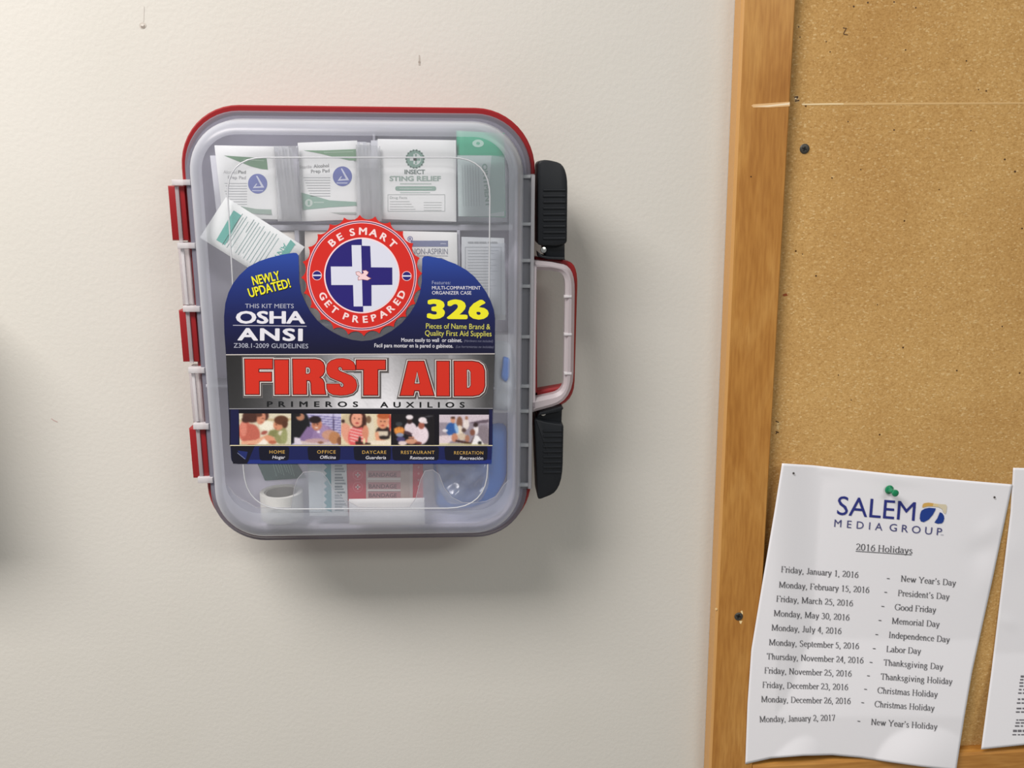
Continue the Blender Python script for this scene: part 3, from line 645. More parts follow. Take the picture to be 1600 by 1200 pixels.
M_HANDLE = frosted('handle_milk', (236, 228, 232), .42, .3, .9)
hc = ringslab('lid_handle', out_c, in_c, .056, .066, M_HANDLE, kit, .0028)
for y in (463, 522, 583):
    kbox('handle_rib', [(881, y-1.8), (893, y-1.8), (893, y+1.8), (881, y+1.8)], .062, .0668, M_CLEARW, hc, .0005)
# two black latches
def latch(body, neck, ys, xr, pinc, lbl, flip=1):
    d0, d1 = .036, DFL+.001
    b = kbox('latch', body, d0, d1, M_BLACK, kit, .0016); b['label'] = lbl
    for y in ys:
        k = kbox('grip_ridge', [(848, y-1.7), (xr(y)+.6, y-1.7), (xr(y)+2.2, y), (xr(y)+.6, y+1.7), (848, y+1.7)], d1-.006, d1+.0009, M_BLACK, b, .0006)
    kbox('latch_neck', neck, d0, d1-.005, M_BLACK, b, .001)
    c = K(*pinc, d1-.002); o = lathe('hinge_pin', [(.0001, -.001), (.0024, 0), (.0022, .0008), (.0001, .0012)], (c.x, -(d1-.004), c.z), (.1, -1, .1), M_METAL, b, 16)
    return b
b1 = smoothpoly([(838, 252), (852, 249.5), (884, 258), (883, 378), (868, 383), (838, 381)], [7, 12, 36, 5, 6, 5], 6)
latch(b1, [(846, 380), (880, 380), (880, 402), (866, 401), (850, 398)], [y for y in np.linspace(297, 372, 9)], lambda y: 881.5, (849.5, 391), 'upper black latch with ribbed grip')
kp = K(843, 397, .058)
b2 = smoothpoly([(833, 647), (850, 652), (878, 656), (876, 758), (838, 773)], [5, 6, 5, 42, 7], 6)
latch(b2, [(838, 640), (876, 634), (875, 660), (836, 656)], [y for y in np.linspace(672, 736, 9)], lambda y: 876-(y-660)*.02, (849, 646.5), 'lower black latch with ribbed grip')
kbox('latch_lip', [(842, 641), (876, 632), (879, 635), (876, 639), (840, 646)], .050, DFL+.001, M_BLACK, kit, .0008)
kbox('latch_lip', [(839, 392), (846, 398), (858, 400), (880, 401), (882, 405), (855, 404), (840, 400)], .050, DFL+.001, M_BLACK, kit, .0008)

# inner tray with dividers
DT = .047
tx0, tx1, tz0, tz1 = krect((300, 500), (812, 500), (560, 188), (560, 828), DFL)
tr = lambda i: rrect(tx0+i, tx1-i, tz0+i, tz1-i, 74*S-i*.5, 12)
tray = loft('organizer_tray', [(fl(.0035), DFL-.0008), (tr(.0045), DFL-.0005), (tr(.006), DFL-.004), (tr(.009), DT), ], M_TRAY, kit, False, True)
def div(pts, d1=.076): kbox('divider', pts, DT, d1, M_DIV, tray, .0006)
div([(322, 350), (800, 350), (800, 359), (322, 359)], .070)
div([(464, 356), (471, 356), (478, 480), (471, 480)], .070)
div([(714, 356), (719, 356), (719, 500), (714, 500)], .070)
div([(328, 596), (806, 600), (806, 604), (328, 600)], .070)
div([(584, 210), (588, 210), (588, 350), (584, 350)], .064)
kbox('tray_ledge', [(770, 520), (806, 520), (806, 641), (770, 641)], DT, .064, mat((214, 214, 220), .5, .4), tray)

# ---------------- label
lz = DF+.00035
kmap = lambda x, y, h: (lambda v: (v.x, -(lz+h), v.z))(K(x, y, lz+h))
OUT = [(353, 553), (350.5, 520), (350, 495), (352, 474), (357, 457), (364, 443), (374, 430), (388, 417), (404, 408.5), (420, 403), (440, 398), (458, 395), (463, 395.3), (466.3, 399), (467, 415), (467.5, 440), (470, 455), (476, 470), (485, 487), (496, 501), (508, 511), (520, 519), (535, 526.5), (550, 531), (565, 533),
       (580, 531.5), (596, 526), (612, 517), (628, 504.5), (641, 489), (650, 474), (656, 458), (659, 440), (659.3, 420), (659.7, 404.5), (662, 400.8), (668, 400.2), (680, 402), (695, 406), (712, 412.5), (729, 422), (741, 432), (751, 444), (760, 457), (767, 471), (771.5, 484), (773.5, 498), (773, 553)]
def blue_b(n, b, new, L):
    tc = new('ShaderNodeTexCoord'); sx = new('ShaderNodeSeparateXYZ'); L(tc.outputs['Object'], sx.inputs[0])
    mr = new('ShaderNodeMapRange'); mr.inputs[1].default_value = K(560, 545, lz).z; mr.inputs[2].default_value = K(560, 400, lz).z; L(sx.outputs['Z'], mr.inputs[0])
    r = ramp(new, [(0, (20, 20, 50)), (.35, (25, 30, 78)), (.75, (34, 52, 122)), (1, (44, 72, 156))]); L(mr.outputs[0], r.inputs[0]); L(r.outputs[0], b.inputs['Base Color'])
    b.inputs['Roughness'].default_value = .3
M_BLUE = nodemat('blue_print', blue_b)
# the sticker itself: a thin slab
ST = OUT+smoothpoly([(773, 556), (766.5, 725), (361.5, 725), (353, 556)], [0, 4, 10, 0], 4)
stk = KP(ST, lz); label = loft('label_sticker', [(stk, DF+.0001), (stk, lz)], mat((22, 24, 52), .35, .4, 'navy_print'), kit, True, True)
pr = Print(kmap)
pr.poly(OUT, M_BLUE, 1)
pr.line(353, 554.3, 773, 552.8, 1.5, (196, 190, 186), 2); pr.line(358, 638.7, 770, 638.2, 1.2, (150, 150, 156), 4); pr.rect(358.5, 639.2, 769.5, 695.6, (19, 17, 26), 2)
pr.rect(360, 640, 373, 695.5, (24, 26, 66), 3); pr.rect(764.5, 640, 769.5, 695.5, (24, 26, 66), 3)
pr.line(359.5, 696, 769.5, 696.2, 1.3, (226, 216, 176), 4)
pr.poly([(361.5, 697), (769, 697), (767.5, 724.5), (364, 724.5)], (25, 32, 84), 2)
pr.poly([(361.5, 697), (398, 697), (386, 724.5), (364, 724.5)], (20, 20, 34), 3)
pr.poly([(390, 718.5), (768, 718.5), (767.5, 724.5), (386, 724.5)], (32, 48, 124), 3)
for x0, x1 in ((404, 452), (480, 532), (552, 611), (612, 686), (694, 762)):
    pr.poly(smoothpoly([(x0, 698), (x1, 698), (x1-1, 719.5), (x0+2, 719.5)], 4, 3), (17, 18, 36), 4)
pr.poly([(371, 704), (387, 706), (384, 718), (377, 712)], (32, 44, 104), 4)
pr.line(371, 707.5, 383, 717.3, 1.2, (104, 112, 150), 5)
pr.build('label_ground', label)
def silver(A, u, v):
    x = 353+u*418; base = 46+(178-46)*np.clip((x-360)/165, 0, 1)**1.4
    base = np.where(x > 700, 208-(208-70)*np.clip((x-690)/70, 0, 1), base+18*np.sin((x-520)/40.)*np.clip((x-460)/60, 0, 1))
    base = base*(.80+.30*v)*np.where(x < 480, 1, 1); base += 26*np.exp(-((x-548)/26)**2-((v-.7)/.35)**2)+20*np.exp(-((x-604)/18)**2)
    return np.stack([base, base*1.0, base*1.02], -1)
painted('silver_band', [(353, 555.2), (772.8, 554.2), (770, 638.3), (358, 638.6)], 150, 34, silver, kmap, 2, label, 1, .015)
# FIRST AID
L5 = lambda p: [(250+x/5, 540+y/5) for x, y in p]; L6 = lambda p: [(560+x/4.444, 540+y/4.444) for x, y in p]
GL = [L5([(660, 105), (880, 105), (880, 182), (772, 182), (772, 208), (872, 208), (872, 278), (776, 278), (776, 381), (668, 381)]),
      L5([(893, 110), (1005, 110), (1006, 381), (898, 381)]),
      L5([(1035, 105), (1215, 105), (1250, 112), (1275, 132), (1286, 160), (1286, 205), (1272, 232), (1248, 248), (1272, 264), (1284, 290), (1287, 340), (1296, 381), (1186, 381), (1180, 345), (1179, 295), (1170, 274), (1146, 272), (1146, 381), (1040, 381)]),
      L5([(1528, 192), (1424, 192), (1420, 174), (1406, 166), (1394, 172), (1393, 186), (1408, 200), (1450, 216), (1500, 238), (1530, 268), (1540, 308), (1532, 346), (1506, 372), (1460, 386), (1410, 390), (1352, 384), (1318, 366), (1302, 335), (1300, 298), (1404, 298), (1408, 316), (1420, 325), (1433, 318), (1434, 302), (1418, 286), (1372, 268), (1328, 248), (1306, 218), (1299, 180), (1308, 142), (1336, 116), (1380, 102), (1430, 100), (1480, 108), (1512, 128), (1527, 160)]),
      [(556.5, 562.5), (602.5, 562.5), (602.5, 577.5), (590.5, 577.5), (590.5, 617.5), (568, 617.5), (568, 577.5), (556.5, 577.5)],
      L6([(345, 108), (455, 108), (526, 347), (428, 347), (422, 313), (390, 313), (382, 347), (288, 347)]),
      L6([(543, 108), (632, 108), (633, 350), (543, 350)]),
      L6([(663, 108), (790, 108), (835, 116), (864, 138), (877, 175), (878, 280), (866, 318), (838, 342), (795, 350), (665, 350)])]
HO = [L5([(1142, 172), (1160, 172), (1170, 182), (1170, 208), (1160, 218), (1142, 218)]), L6([(408, 182), (424, 262), (392, 262)]), L6([(755, 168), (768, 170), (777, 184), (778, 275), (769, 290), (756, 292)])]
pr = Print(kmap)
for gi, g in enumerate(GL):
    q = .6 if gi == 3 else 1; gi *= .09
    pr.poly(offset_poly([(x+.6, y+.9) for x, y in g], 4.6*q), (112, 108, 108), 3+gi); pr.poly(offset_poly([(x+.6, y+.8) for x, y in g], 3.4*q), (70, 66, 66), 4+gi); pr.poly(offset_poly(g, 2.3*q), (218, 212, 208), 5+gi)
    pr.poly(offset_poly(g, 1.0*q), (84, 24, 24), 6+gi)
    pr.poly(offset_poly(g, -.5), (204, 46, 30), 7+gi)
for g in HO:
    pr.poly(offset_poly(g, .9), (84, 24, 24), 8); pr.poly(g, (208, 200, 196), 9); pr.poly(offset_poly(g, -1.3), (92, 88, 88), 10)
pr.build('title_lettering', label)
WH = (222, 222, 230); YE = (232, 228, 40); GY = (176, 180, 196)
pr = Print(kmap)
for dx, dy, c, l in ((.9, 1.1, (14, 14, 30), 3), (0, 0, YE, 5)):
    bo = .05 if l == 3 else .024
    pr.text('NEWLY', 396+dx, 446+dy, 438.5+dx, 437+dy, 14.5, c, l, bo, shear=-.05); pr.text('UPDATED!', 390.5+dx, 465+dy, 455+dx, 448.8+dy, 14.5, c, l, bo, shear=-.05)
pr.build('lettering', label); pr = Print(kmap)
pr.text('THIS KIT MEETS', 383, 481.3, 459, 481.5, 6.6, GY)
pr.text('OSHA', 368.5, 505.6, 476.5, 505.8, 19.5, WH, 3, .035); pr.line(364, 508.3, 479, 509.7, 1.0, (190, 190, 204), 3)
pr.text('ANSI', 371, 532, 473, 533, 19.5, WH, 3, .035, 1.12); pr.text('Z308.1-2009 GUIDELINES', 365, 543.2, 481.5, 544.3, 7, GY)
pr.build('lettering', label); pr = Print(kmap)
pr.text('Features:', 675, 444.2, 704, 444.2, 5.4, (150, 158, 190)); pr.text('MULTI-COMPARTMENT', 675, 452.2, 751, 452.4, 5.2, WH, 3, .004); pr.text('ORGANIZER CASE', 675, 460, 736.5, 460.2, 5.2, WH, 3, .004)
pr.text('326', 667, 498.2, 763.5, 499.2, 30.5, YE, 3, .055, 1.1)
pr.text('Pieces of Name Brand &', 665.5, 513.3, 766, 514.5, 8.2, (214, 210, 90)); pr.text('Quality First Aid Supplies', 664, 524.4, 768, 525.5, 8.2, (214, 210, 90))
pr.build('lettering', label); pr = Print(kmap)
pr.text('Mount easily to wall  or cabinet.', 627, 534, 722, 534.6, 6, WH, 3, .008); pr.text('(Hardware not included)', 725, 534.3, 770, 534.8, 3.8, (110, 112, 136), shear=.2)
pr.text('Facil para montar en la pared o gabinete.', 585, 542.6, 708, 543.4, 6, WH, 3, .008); pr.text('(Las herramientas no incluidas)', 712, 543.3, 771, 544, 3.8, (110, 112, 136), shear=.2)
pr.build('lettering', label); pr = Print(kmap)
pr.text('PRIMEROS', 417, 635.7, 559.5, 636, 8.6, (22, 24, 26), 4, .03, 1.9); pr.build('lettering', label); pr = Print(kmap); pr.text('AUXILIOS', 594, 636.8, 726, 637, 8.8, (22, 24, 26), 4, .03, 1.9)
pr.build('lettering', label); pr = Print(kmap)
GO = (198, 160, 84)
for t, x0, x1, y, s, a0, a1, yy in (('HOME', 421, 445, 708.6, 'Hogar', 425.5, 445, 716.8), ('OFFICE', 495.5, 524.5, 708.6, 'Officina', 499.5, 524.5, 716.8), ('DAYCARE', 566, 603.5, 709, 'Guarderia', 571, 603, 717.3),
                                  ('RESTAURANT', 626.5, 679, 709.3, 'Restaurante', 640.5, 678, 717.6), ('RECREATION', 709.5, 755, 710, 'Recreaci\u00f3n', 718.5, 754.5, 718.2)):
    pr.text(t, x0, y, x1, y+.1, 5, GO, 5, .008, 1.15); pr.text(s, a0, yy, a1, yy+.1, 4.9, WH, 5, .006, 1., .2); pr.build('caption', label); pr = Print(kmap)
pr.build('lettering', label); pr = Print(kmap)
pr.text('\u00ae', 636.5, 377.5, 645, 377.5, 8, (52, 56, 130), 3, .01)
pr.build('lettering', label)
# photographs on the label
def photo(name, quad, box_, bg, paintf, lab, nx=90, ny=58):
    B = Brush(*box_)
    def fn(A, u, v):
        B.grid(u, v); A[:] = bg; return paintf(A, B)
    o = painted(name, quad, nx, ny, fn, kmap, 4, label, 4, .03); o['label'] = lab
SK = (214, 150, 118)
def home(A, B):
    e, p = lambda *a, **k: B.ell(A, *a, **k), lambda *a, **k: B.pol(A, *a, **k)
    A = p([(100, 120), (730, 100), (730, 125), (100, 145)], (196, 178, 140)); A = B.ell(A, 430, 190, 90, 60, (236, 232, 214)); A = B.pol(A, [(660, 130), (730, 130), (730, 420), (670, 420)], (206, 204, 178))
    A = B.ell(A, 170, 260, 80, 130, (196, 108, 92)); A = B.ell(A, 240, 300, 110, 130, (188, 100, 84)); A = B.ell(A, 150, 230, 40, 90, (212, 130, 112))
    A = B.ell(A, 250, 80, 110, 75, (74, 44, 36)); A = B.ell(A, 180, 120, 50, 38, (70, 40, 34)); A = B.ell(A, 410, 70, 45, 60, (78, 46, 38)); A = B.ell(A, 365, 105, 50, 75, (204, 138, 110), rot=20); A = B.ell(A, 340, 60, 40, 26, (90, 56, 44))
    A = B.ell(A, 385, 105, 12, 5, (70, 40, 34)); A = B.ell(A, 370, 150, 14, 5, (150, 60, 54))
    A = B.ell(A, 400, 275, 40, 22, (160, 84, 74), rot=-20); A = B.pol(A, [(120, 380), (300, 360), (430, 300), (470, 290), (400, 360), (300, 415), (120, 415)], (224, 168, 138)); A = B.pol(A, [(340, 390), (470, 290), (520, 300), (420, 415), (330, 415)], (240, 232, 220))
    A = B.ell(A, 600, 300, 80, 110, (142, 142, 96)); A = B.pol(A, [(470, 250), (560, 230), (540, 330), (440, 310)], (130, 130, 84)); A = B.ell(A, 610, 280, 40, 30, (214, 206, 186)); A = B.ell(A, 640, 330, 40, 80, (152, 156, 106))
    A = B.ell(A, 570, 185, 60, 60, (206, 140, 108)); A = B.ell(A, 605, 125, 85, 55, (92, 56, 38)); A = B.ell(A, 650, 170, 35, 50, (86, 52, 36)); A = B.ell(A, 545, 180, 10, 5, (70, 40, 30)); A = B.ell(A, 540, 225, 12, 4, (150, 70, 60))
    A = B.ell(A, 470, 350, 70, 40, (216, 150, 118), rot=20); A = B.ell(A, 500, 390, 50, 22, (180, 104, 76)); return A
photo('photo_print', [(373.5, 646), (455, 646.3), (454.6, 694.8), (374.5, 694.8)], (100, 46, 725, 418), (214, 206, 182), home, 'home photo print')
def office(A, B):
    for k in range(9): A = B.pol(A, [(930, 60+k*28), (1320, 90+k*30), (1320, 102+k*30), (930, 70+k*28)], (104, 98, 150))
    A = B.pol(A, [(1218, 50), (1230, 50), (1236, 300), (1224, 300)], (60, 50, 84)); A = B.ell(A, 840, 200, 110, 190, (24, 24, 30)); A = B.pol(A, [(725, 46), (880, 46), (900, 330), (725, 418)], (22, 22, 28)); A = B.ell(A, 835, 85, 50, 45, (176, 124, 98)); A = B.ell(A, 800, 60, 40, 22, (30, 26, 28))
    A = B.ell(A, 1060, 290, 170, 120, (146, 122, 164)); A = B.pol(A, [(830, 330), (920, 200), (1000, 220), (960, 390), (830, 390)], (132, 108, 152)); A = B.ell(A, 1110, 260, 60, 80, (160, 136, 176)); A = B.ell(A, 1030, 175, 62, 72, (190, 126, 98)); A = B.ell(A, 1010, 118, 72, 44, (36, 24, 28))
    A = B.ell(A, 1000, 175, 10, 5, (50, 30, 30)); A = B.ell(A, 1040, 172, 10, 5, (50, 30, 30)); A = B.ell(A, 1025, 212, 22, 6, (236, 220, 214)); A = B.ell(A, 1050, 262, 20, 14, (230, 220, 236))
    A = B.ell(A, 1180, 300, 90, 60, (196, 148, 128)); A = B.ell(A, 1240, 335, 70, 75, (182, 128, 88)); A = B.ell(A, 1300, 370, 30, 50, (128, 84, 60)); A = B.pol(A, [(760, 370), (1200, 380), (1200, 418), (760, 418)], (206, 190, 186)); A = B.pol(A, [(760, 330), (830, 335), (850, 410), (765, 418)], (214, 206, 220)); A = B.ell(A, 1030, 370, 140, 26, (190, 156, 160)); A = B.ell(A, 1075, 392, 36, 14, (140, 96, 74)); return A
photo('photo_print', [(454.8, 646.3), (533, 646.6), (533, 695), (454.8, 694.8)], (725, 46, 1318, 418), (196, 192, 222), office, 'office photo print')
def daycare(A, B):                                                # metres of a picture: x 0..78, y 0..50 px
    A = B.ell(A, 12, 10, 12, 10, (200, 184, 150)); A = B.ell(A, 3, 12, 3, 3, (60, 40, 36)); A = B.ell(A, 44, 24, 8, 22, (220, 210, 186)); A = B.ell(A, 43, 9, 4, 6, (120, 92, 70))
    A = B.ell(A, 10, 32, 9, 18, (224, 158, 134), rot=-20); A = B.ell(A, 26, 38, 15, 20, (222, 96, 96))
    for k in range(5): A = B.pol(A, [(14, 22+k*5), (38, 28+k*5), (38, 29.6+k*5), (14, 23.6+k*5)], (240, 214, 210))
    A = B.ell(A, 26, 8, 13, 15, (72, 40, 32)); A = B.ell(A, 25, 9, 9.5, 12, (226, 160, 134)); A = B.ell(A, 36, 14, 3.5, 14, (66, 36, 30)); A = B.ell(A, 21, 7, 1.6, .9, (60, 30, 26)); A = B.ell(A, 28, 8, 1.6, .9, (60, 30, 26)); A = B.ell(A, 25, 15, 3, 1.2, (170, 60, 60)); A = B.ell(A, 38, 30, 5, 12, (212, 140, 112))
    A = B.ell(A, 66, 30, 12, 11, (52, 40, 38)); A = B.pol(A, [(56, 28), (73, 28), (73, 35), (56, 36)], (212, 200, 180)); A = B.ell(A, 66, 38, 10, 3, (46, 38, 36)); A = B.ell(A, 65, 12, 9, 12, (222, 152, 118)); A = B.ell(A, 67, 3, 11, 5, (180, 92, 52)); A = B.ell(A, 62, 12, 1.6, .9, (90, 54, 40)); A = B.ell(A, 68, 12, 1.6, .9, (90, 54, 40)); A = B.ell(A, 65, 18.5, 3, 1, (168, 76, 66))
    A = B.pol(A, [(53, 30), (58, 28), (60, 40), (70, 42), (66, 46), (54, 44)], (226, 162, 128)); A = B.pol(A, [(46, 43), (78, 42), (78, 50), (46, 50)], (236, 224, 204)); A = B.pol(A, [(22, 44), (46, 47), (46, 50), (22, 50)], (58, 36, 30)); A = B.ell(A, 29, 42, 2, 6, (50, 30, 26)); A = B.ell(A, 36, 44, 2, 5, (236, 224, 180)); A = B.ell(A, 76.5, 14, 2, 14, (190, 70, 60)); return A
photo('photo_print', [(533, 646.6), (611, 647), (611, 695.5), (533, 695)], (0, 0, 78, 50), (222, 208, 176), daycare, 'daycare photo print')
def resto(A, B):
    A = B.ell(A, 460, 165, 40, 26, (58, 62, 66)); A = B.ell(A, 465, 245, 62, 50, (196, 120, 58)); A = B.pol(A, [(400, 220), (430, 205), (440, 240), (460, 195), (475, 240), (500, 200), (510, 250), (430, 270)], (226, 150, 70)); A = B.ell(A, 470, 290, 45, 22, (140, 150, 176)); A = B.ell(A, 480, 340, 50, 30, (72, 66, 110))
    A = B.ell(A, 590, 210, 68, 66, (222, 208, 216)); A = B.ell(A, 580, 130, 30, 34, (54, 34, 34)); A = B.ell(A, 580, 85, 42, 28, (230, 222, 226)); A = B.ell(A, 560, 270, 50, 20, (72, 50, 58), rot=20)
    A = B.ell(A, 710, 290, 88, 110, (232, 216, 224)); A = B.pol(A, [(600, 290), (670, 210), (700, 300), (640, 340)], (226, 210, 218)); A = B.ell(A, 715, 180, 36, 42, (160, 92, 76)); A = B.ell(A, 728, 118, 48, 34, (236, 226, 230)); A = B.ell(A, 762, 145, 24, 16, (226, 214, 220))
    A = B.ell(A, 600, 365, 70, 32, (206, 150, 122)); A = B.ell(A, 500, 385, 50, 26, (226, 208, 206)); A = B.ell(A, 600, 320, 36, 12, (190, 130, 106)); A = B.ell(A, 680, 385, 40, 16, (120, 60, 50)); A = B.ell(A, 800, 75, 50, 8, (74, 74, 80), rot=-6); return A
photo('photo_print', [(612.5, 647), (679, 647.3), (679, 695.6), (612.5, 695.5)], (380, 50, 865, 408), (22, 19, 24), resto, 'restaurant photo print')
def recre(A, B):
    A = B.pol(A, [(918, 60), (1485, 60), (1485, 140), (918, 150)], (204, 192, 202)); A = B.pol(A, [(1260, 150), (1400, 122), (1485, 112), (1485, 150), (1280, 165)], (98, 84, 96)); A = B.pol(A, [(918, 150), (1485, 160), (1485, 408), (918, 408)], (150, 140, 152)); A = B.ell(A, 1420, 300, 90, 120, (124, 112, 118), al=.6)
    A = B.ell(A, 1150, 150, 35, 70, (132, 92, 72)); A = B.ell(A, 1150, 250, 40, 70, (226, 214, 196)); A = B.ell(A, 1060, 225, 66, 76, (48, 92, 160)); A = B.ell(A, 1115, 215, 20, 60, (150, 186, 224), rot=-15); A = B.ell(A, 1075, 120, 26, 38, (210, 152, 124)); A = B.ell(A, 1075, 95, 26, 14, (84, 58, 46))
    A = B.ell(A, 1225, 170, 36, 60, (228, 218, 214)); A = B.ell(A, 1230, 98, 16, 22, (160, 112, 90)); A = B.ell(A, 1200, 235, 26, 24, (86, 66, 60)); A = B.ell(A, 1340, 230, 28, 60, (232, 226, 228)); A = B.ell(A, 1335, 175, 28, 26, (52, 38, 38)); A = B.ell(A, 1300, 260, 30, 36, (128, 82, 66))
    A = B.pol(A, [(918, 300), (1070, 290), (1100, 330), (990, 408), (918, 408)], (222, 206, 210)); A = B.ell(A, 985, 240, 30, 16, (230, 226, 230)); A = B.ell(A, 1095, 320, 36, 50, (196, 136, 110)); A = B.pol(A, [(1110, 345), (1280, 375), (1320, 300), (1340, 300), (1290, 400), (1100, 365)], (66, 40, 34)); A = B.ell(A, 1180, 310, 50, 40, (206, 188, 168)); A = B.ell(A, 1240, 330, 26, 40, (170, 118, 96))
    A = B.pol(A, [(1330, 290), (1370, 300), (1440, 408), (1280, 408)], (238, 236, 238)); A = B.ell(A, 1385, 380, 22, 20, (30, 28, 28)); A = B.pol(A, [(918, 385), (1480, 392), (1480, 408), (918, 408)], (206, 204, 140), .7); return A
photo('photo_print', [(686.3, 648), (764, 648), (763.2, 696), (686.3, 695.8)], (918, 60, 1485, 408), (186, 174, 186), recre, 'recreation photo print')

# round badge sticker
bc = K(565.3, 430.4, lz); S2 = (WALL_D-lz)/FPX
def bpt(r, a): return (565.3+r*math.sin(math.radians(a)), 430.4-r*math.cos(math.radians(a))*1.0)
teeth = []
for i in range(24):
    a = i*15-2
    teeth += [bpt(94.7, a), bpt(90.6, a+2.2), bpt(88.3, a+5), bpt(87.7, a+7.5), bpt(88.3, a+10), bpt(90.6, a+12.8)]
tk = KP(teeth, lz); REDP = (204, 40, 32); NV = (38, 30, 112)
badge = loft('badge_sticker', [(tk, DF+.0001), (tk, lz)], mat(REDP, .4, .4, 'red_print'), kit, True, True)
pr = Print(kmap); pr.poly(teeth, REDP, 1)
for k, (r, c) in enumerate(((85.8, (238, 190, 196)), (84.4, (58, 30, 90)), (82.9, (238, 190, 196)), (81.6, REDP), (59.2, (240, 212, 216)))): pr.disc(565.3, 430.4, r, c, 2+k, n=72)
pr.disc(565.8, 430.4, 57, (212, 215, 230), 7, n=72)
pr.poly([(566.5-1.2, 373.4)]+[bpt(57, -a) for a in range(2, 180, 4)]+[(567.5, 487.4)], NV, 8)
c6 = lambda p: [(465+x/6, 330+y/6) for x, y in p]
WHB = (212, 215, 230)
pr.poly(c6([(506, 318), (596, 318), (610, 893), (526, 893), (520, 692), (316, 692), (311, 519), (512, 519)]), WHB, 9)
pr.poly(c6([(596, 324), (680, 326), (688, 526), (887, 528), (888, 690), (692, 692), (693, 888), (610, 888)]), NV, 9)
for x, y in ((182, 602), (1023, 608)):
    px, py = 465+x/6, 330+y/6; pr.disc(px, py, 7.6, (240, 196, 200), 7, n=28); pr.disc(px, py, 6.6, NV, 8, n=28); pr.rect(px-6.6, py-1.2, px+6.6, py+1, WHB, 9)
def arcchar(ch, a, top):
    if top: x, y = bpt(63.5, a); pr.char(ch, x, y, a, 11.4, (240, 214, 214), 7, .035, 1.08)
    else: x, y = bpt(74.2, 180-a); pr.char(ch, x, y, -a, 11.0, (240, 214, 214), 7, .035, 1.05)
for ch, a in zip('BESMART', (-42, -29.5, -12.5, 1.5, 15.5, 30, 44)): arcchar(ch, a, True)
for ch, a in zip('GETPREPARED', (-62, -50, -38.5, -21, -8, 4.5, 16, 28.5, 41, 53, 64.5)): arcchar(ch, a, False)
bird = [(548, 572), (575, 568), (600, 592), (622, 580), (612, 560), (640, 556), (662, 572), (655, 590), (640, 602), (660, 618), (684, 630), (655, 646), (610, 638), (570, 644), (568, 622), (585, 612), (566, 602), (552, 592)]
pr.poly(offset_poly(c6(bird), .7), (150, 90, 84), 10); pr.poly(c6(bird), (236, 204, 208), 11)
pr.build('badge_print', badge)
CUR.org = Vector((0, 0, 0))

# ================================================================ CONTENTS (each lies loose in the tray)
class Packet:
    """soft flat packet: px corners top-left, top-right, bottom-left; depth of its rim; bulge"""
    def __init__(s, name, label, cat, tl, tr_, bl, dep, bulge, col, group=None, th=.0006, rough=.45, m=None, part='wrapper', nu=12, crinkle=0, br=None):
        s.tl, s.tr, s.bl, s.dep, s.b = tl, tr_, bl, dep, bulge
        brx = br or (tr_[0]+bl[0]-tl[0], tr_[1]+bl[1]-tl[1]); cx = K((tl[0]+brx[0])/2, (tl[1]+brx[1])/2, dep)
        s.root = thing(name, label, cat, (cx.x, -dep, cx.z), KMAT, group)
        V = []; n1 = nu+1
        for side in (1, 0):
            for j in range(n1):
                for i in range(n1):
                    u, v = i/nu, j/nu
                    x = (tl[0]*(1-u)+tr_[0]*u)*(1-v)+(bl[0]*(1-u)+brx[0]*u)*v; y = (tl[1]*(1-u)+tr_[1]*u)*(1-v)+(bl[1]*(1-u)+brx[1]*u)*v
                    d = dep+(s.h(u, v)+(crinkle*RNG.rand() if 0 < i < nu and 0 < j < nu else 0) if side else -th); q = K(x, y, dep); V.append((q.x, -d, q.z))
        F = []
        for b, fl_ in ((0, 0), (n1*n1, 1)):
            for j in range(nu):
                for i in range(nu):
                    f = (b+j*n1+i, b+(j+1)*n1+i, b+(j+1)*n1+i+1, b+j*n1+i+1); F.append(f[::-1] if fl_ else f)
        rim = [i for i in range(n1)]+[j*n1+nu for j in range(1, n1)]+[nu*n1+i for i in range(nu-1, -1, -1)]+[j*n1 for j in range(nu-1, 0, -1)]
        for a, b in zip(rim, rim[1:]+rim[:1]): F.append((a, b, b+n1*n1, a+n1*n1))
        o = meshobj(part, V, F, m or mat(col, rough, .4), s.root); fixn(o); autosmooth(o, 50); s.obj = o
    def h(s, u, v): return s.b*min(1, min(u, 1-u)/.075)*min(1, min(v, 1-v)/.075)
    def mp(s, x, y, h):
        a = Vector((s.tr[0]-s.tl[0], s.tr[1]-s.tl[1])); b = Vector((s.bl[0]-s.tl[0], s.bl[1]-s.tl[1])); d = Vector((x-s.tl[0], y-s.tl[1])); D = a.x*b.y-a.y*b.x
        u = (d.x*b.y-d.y*b.x)/D; v = (a.x*d.y-a.y*d.x)/D
        dd = s.dep+s.b+.00012+h; q = K(x, y, dd); return (q.x, -dd, q.z)
    def pr(s): return Print(s.mp)
PW = (246, 247, 246); GRN = (106, 146, 112); GRN2 = (150, 184, 164); TX = (170, 172, 176)
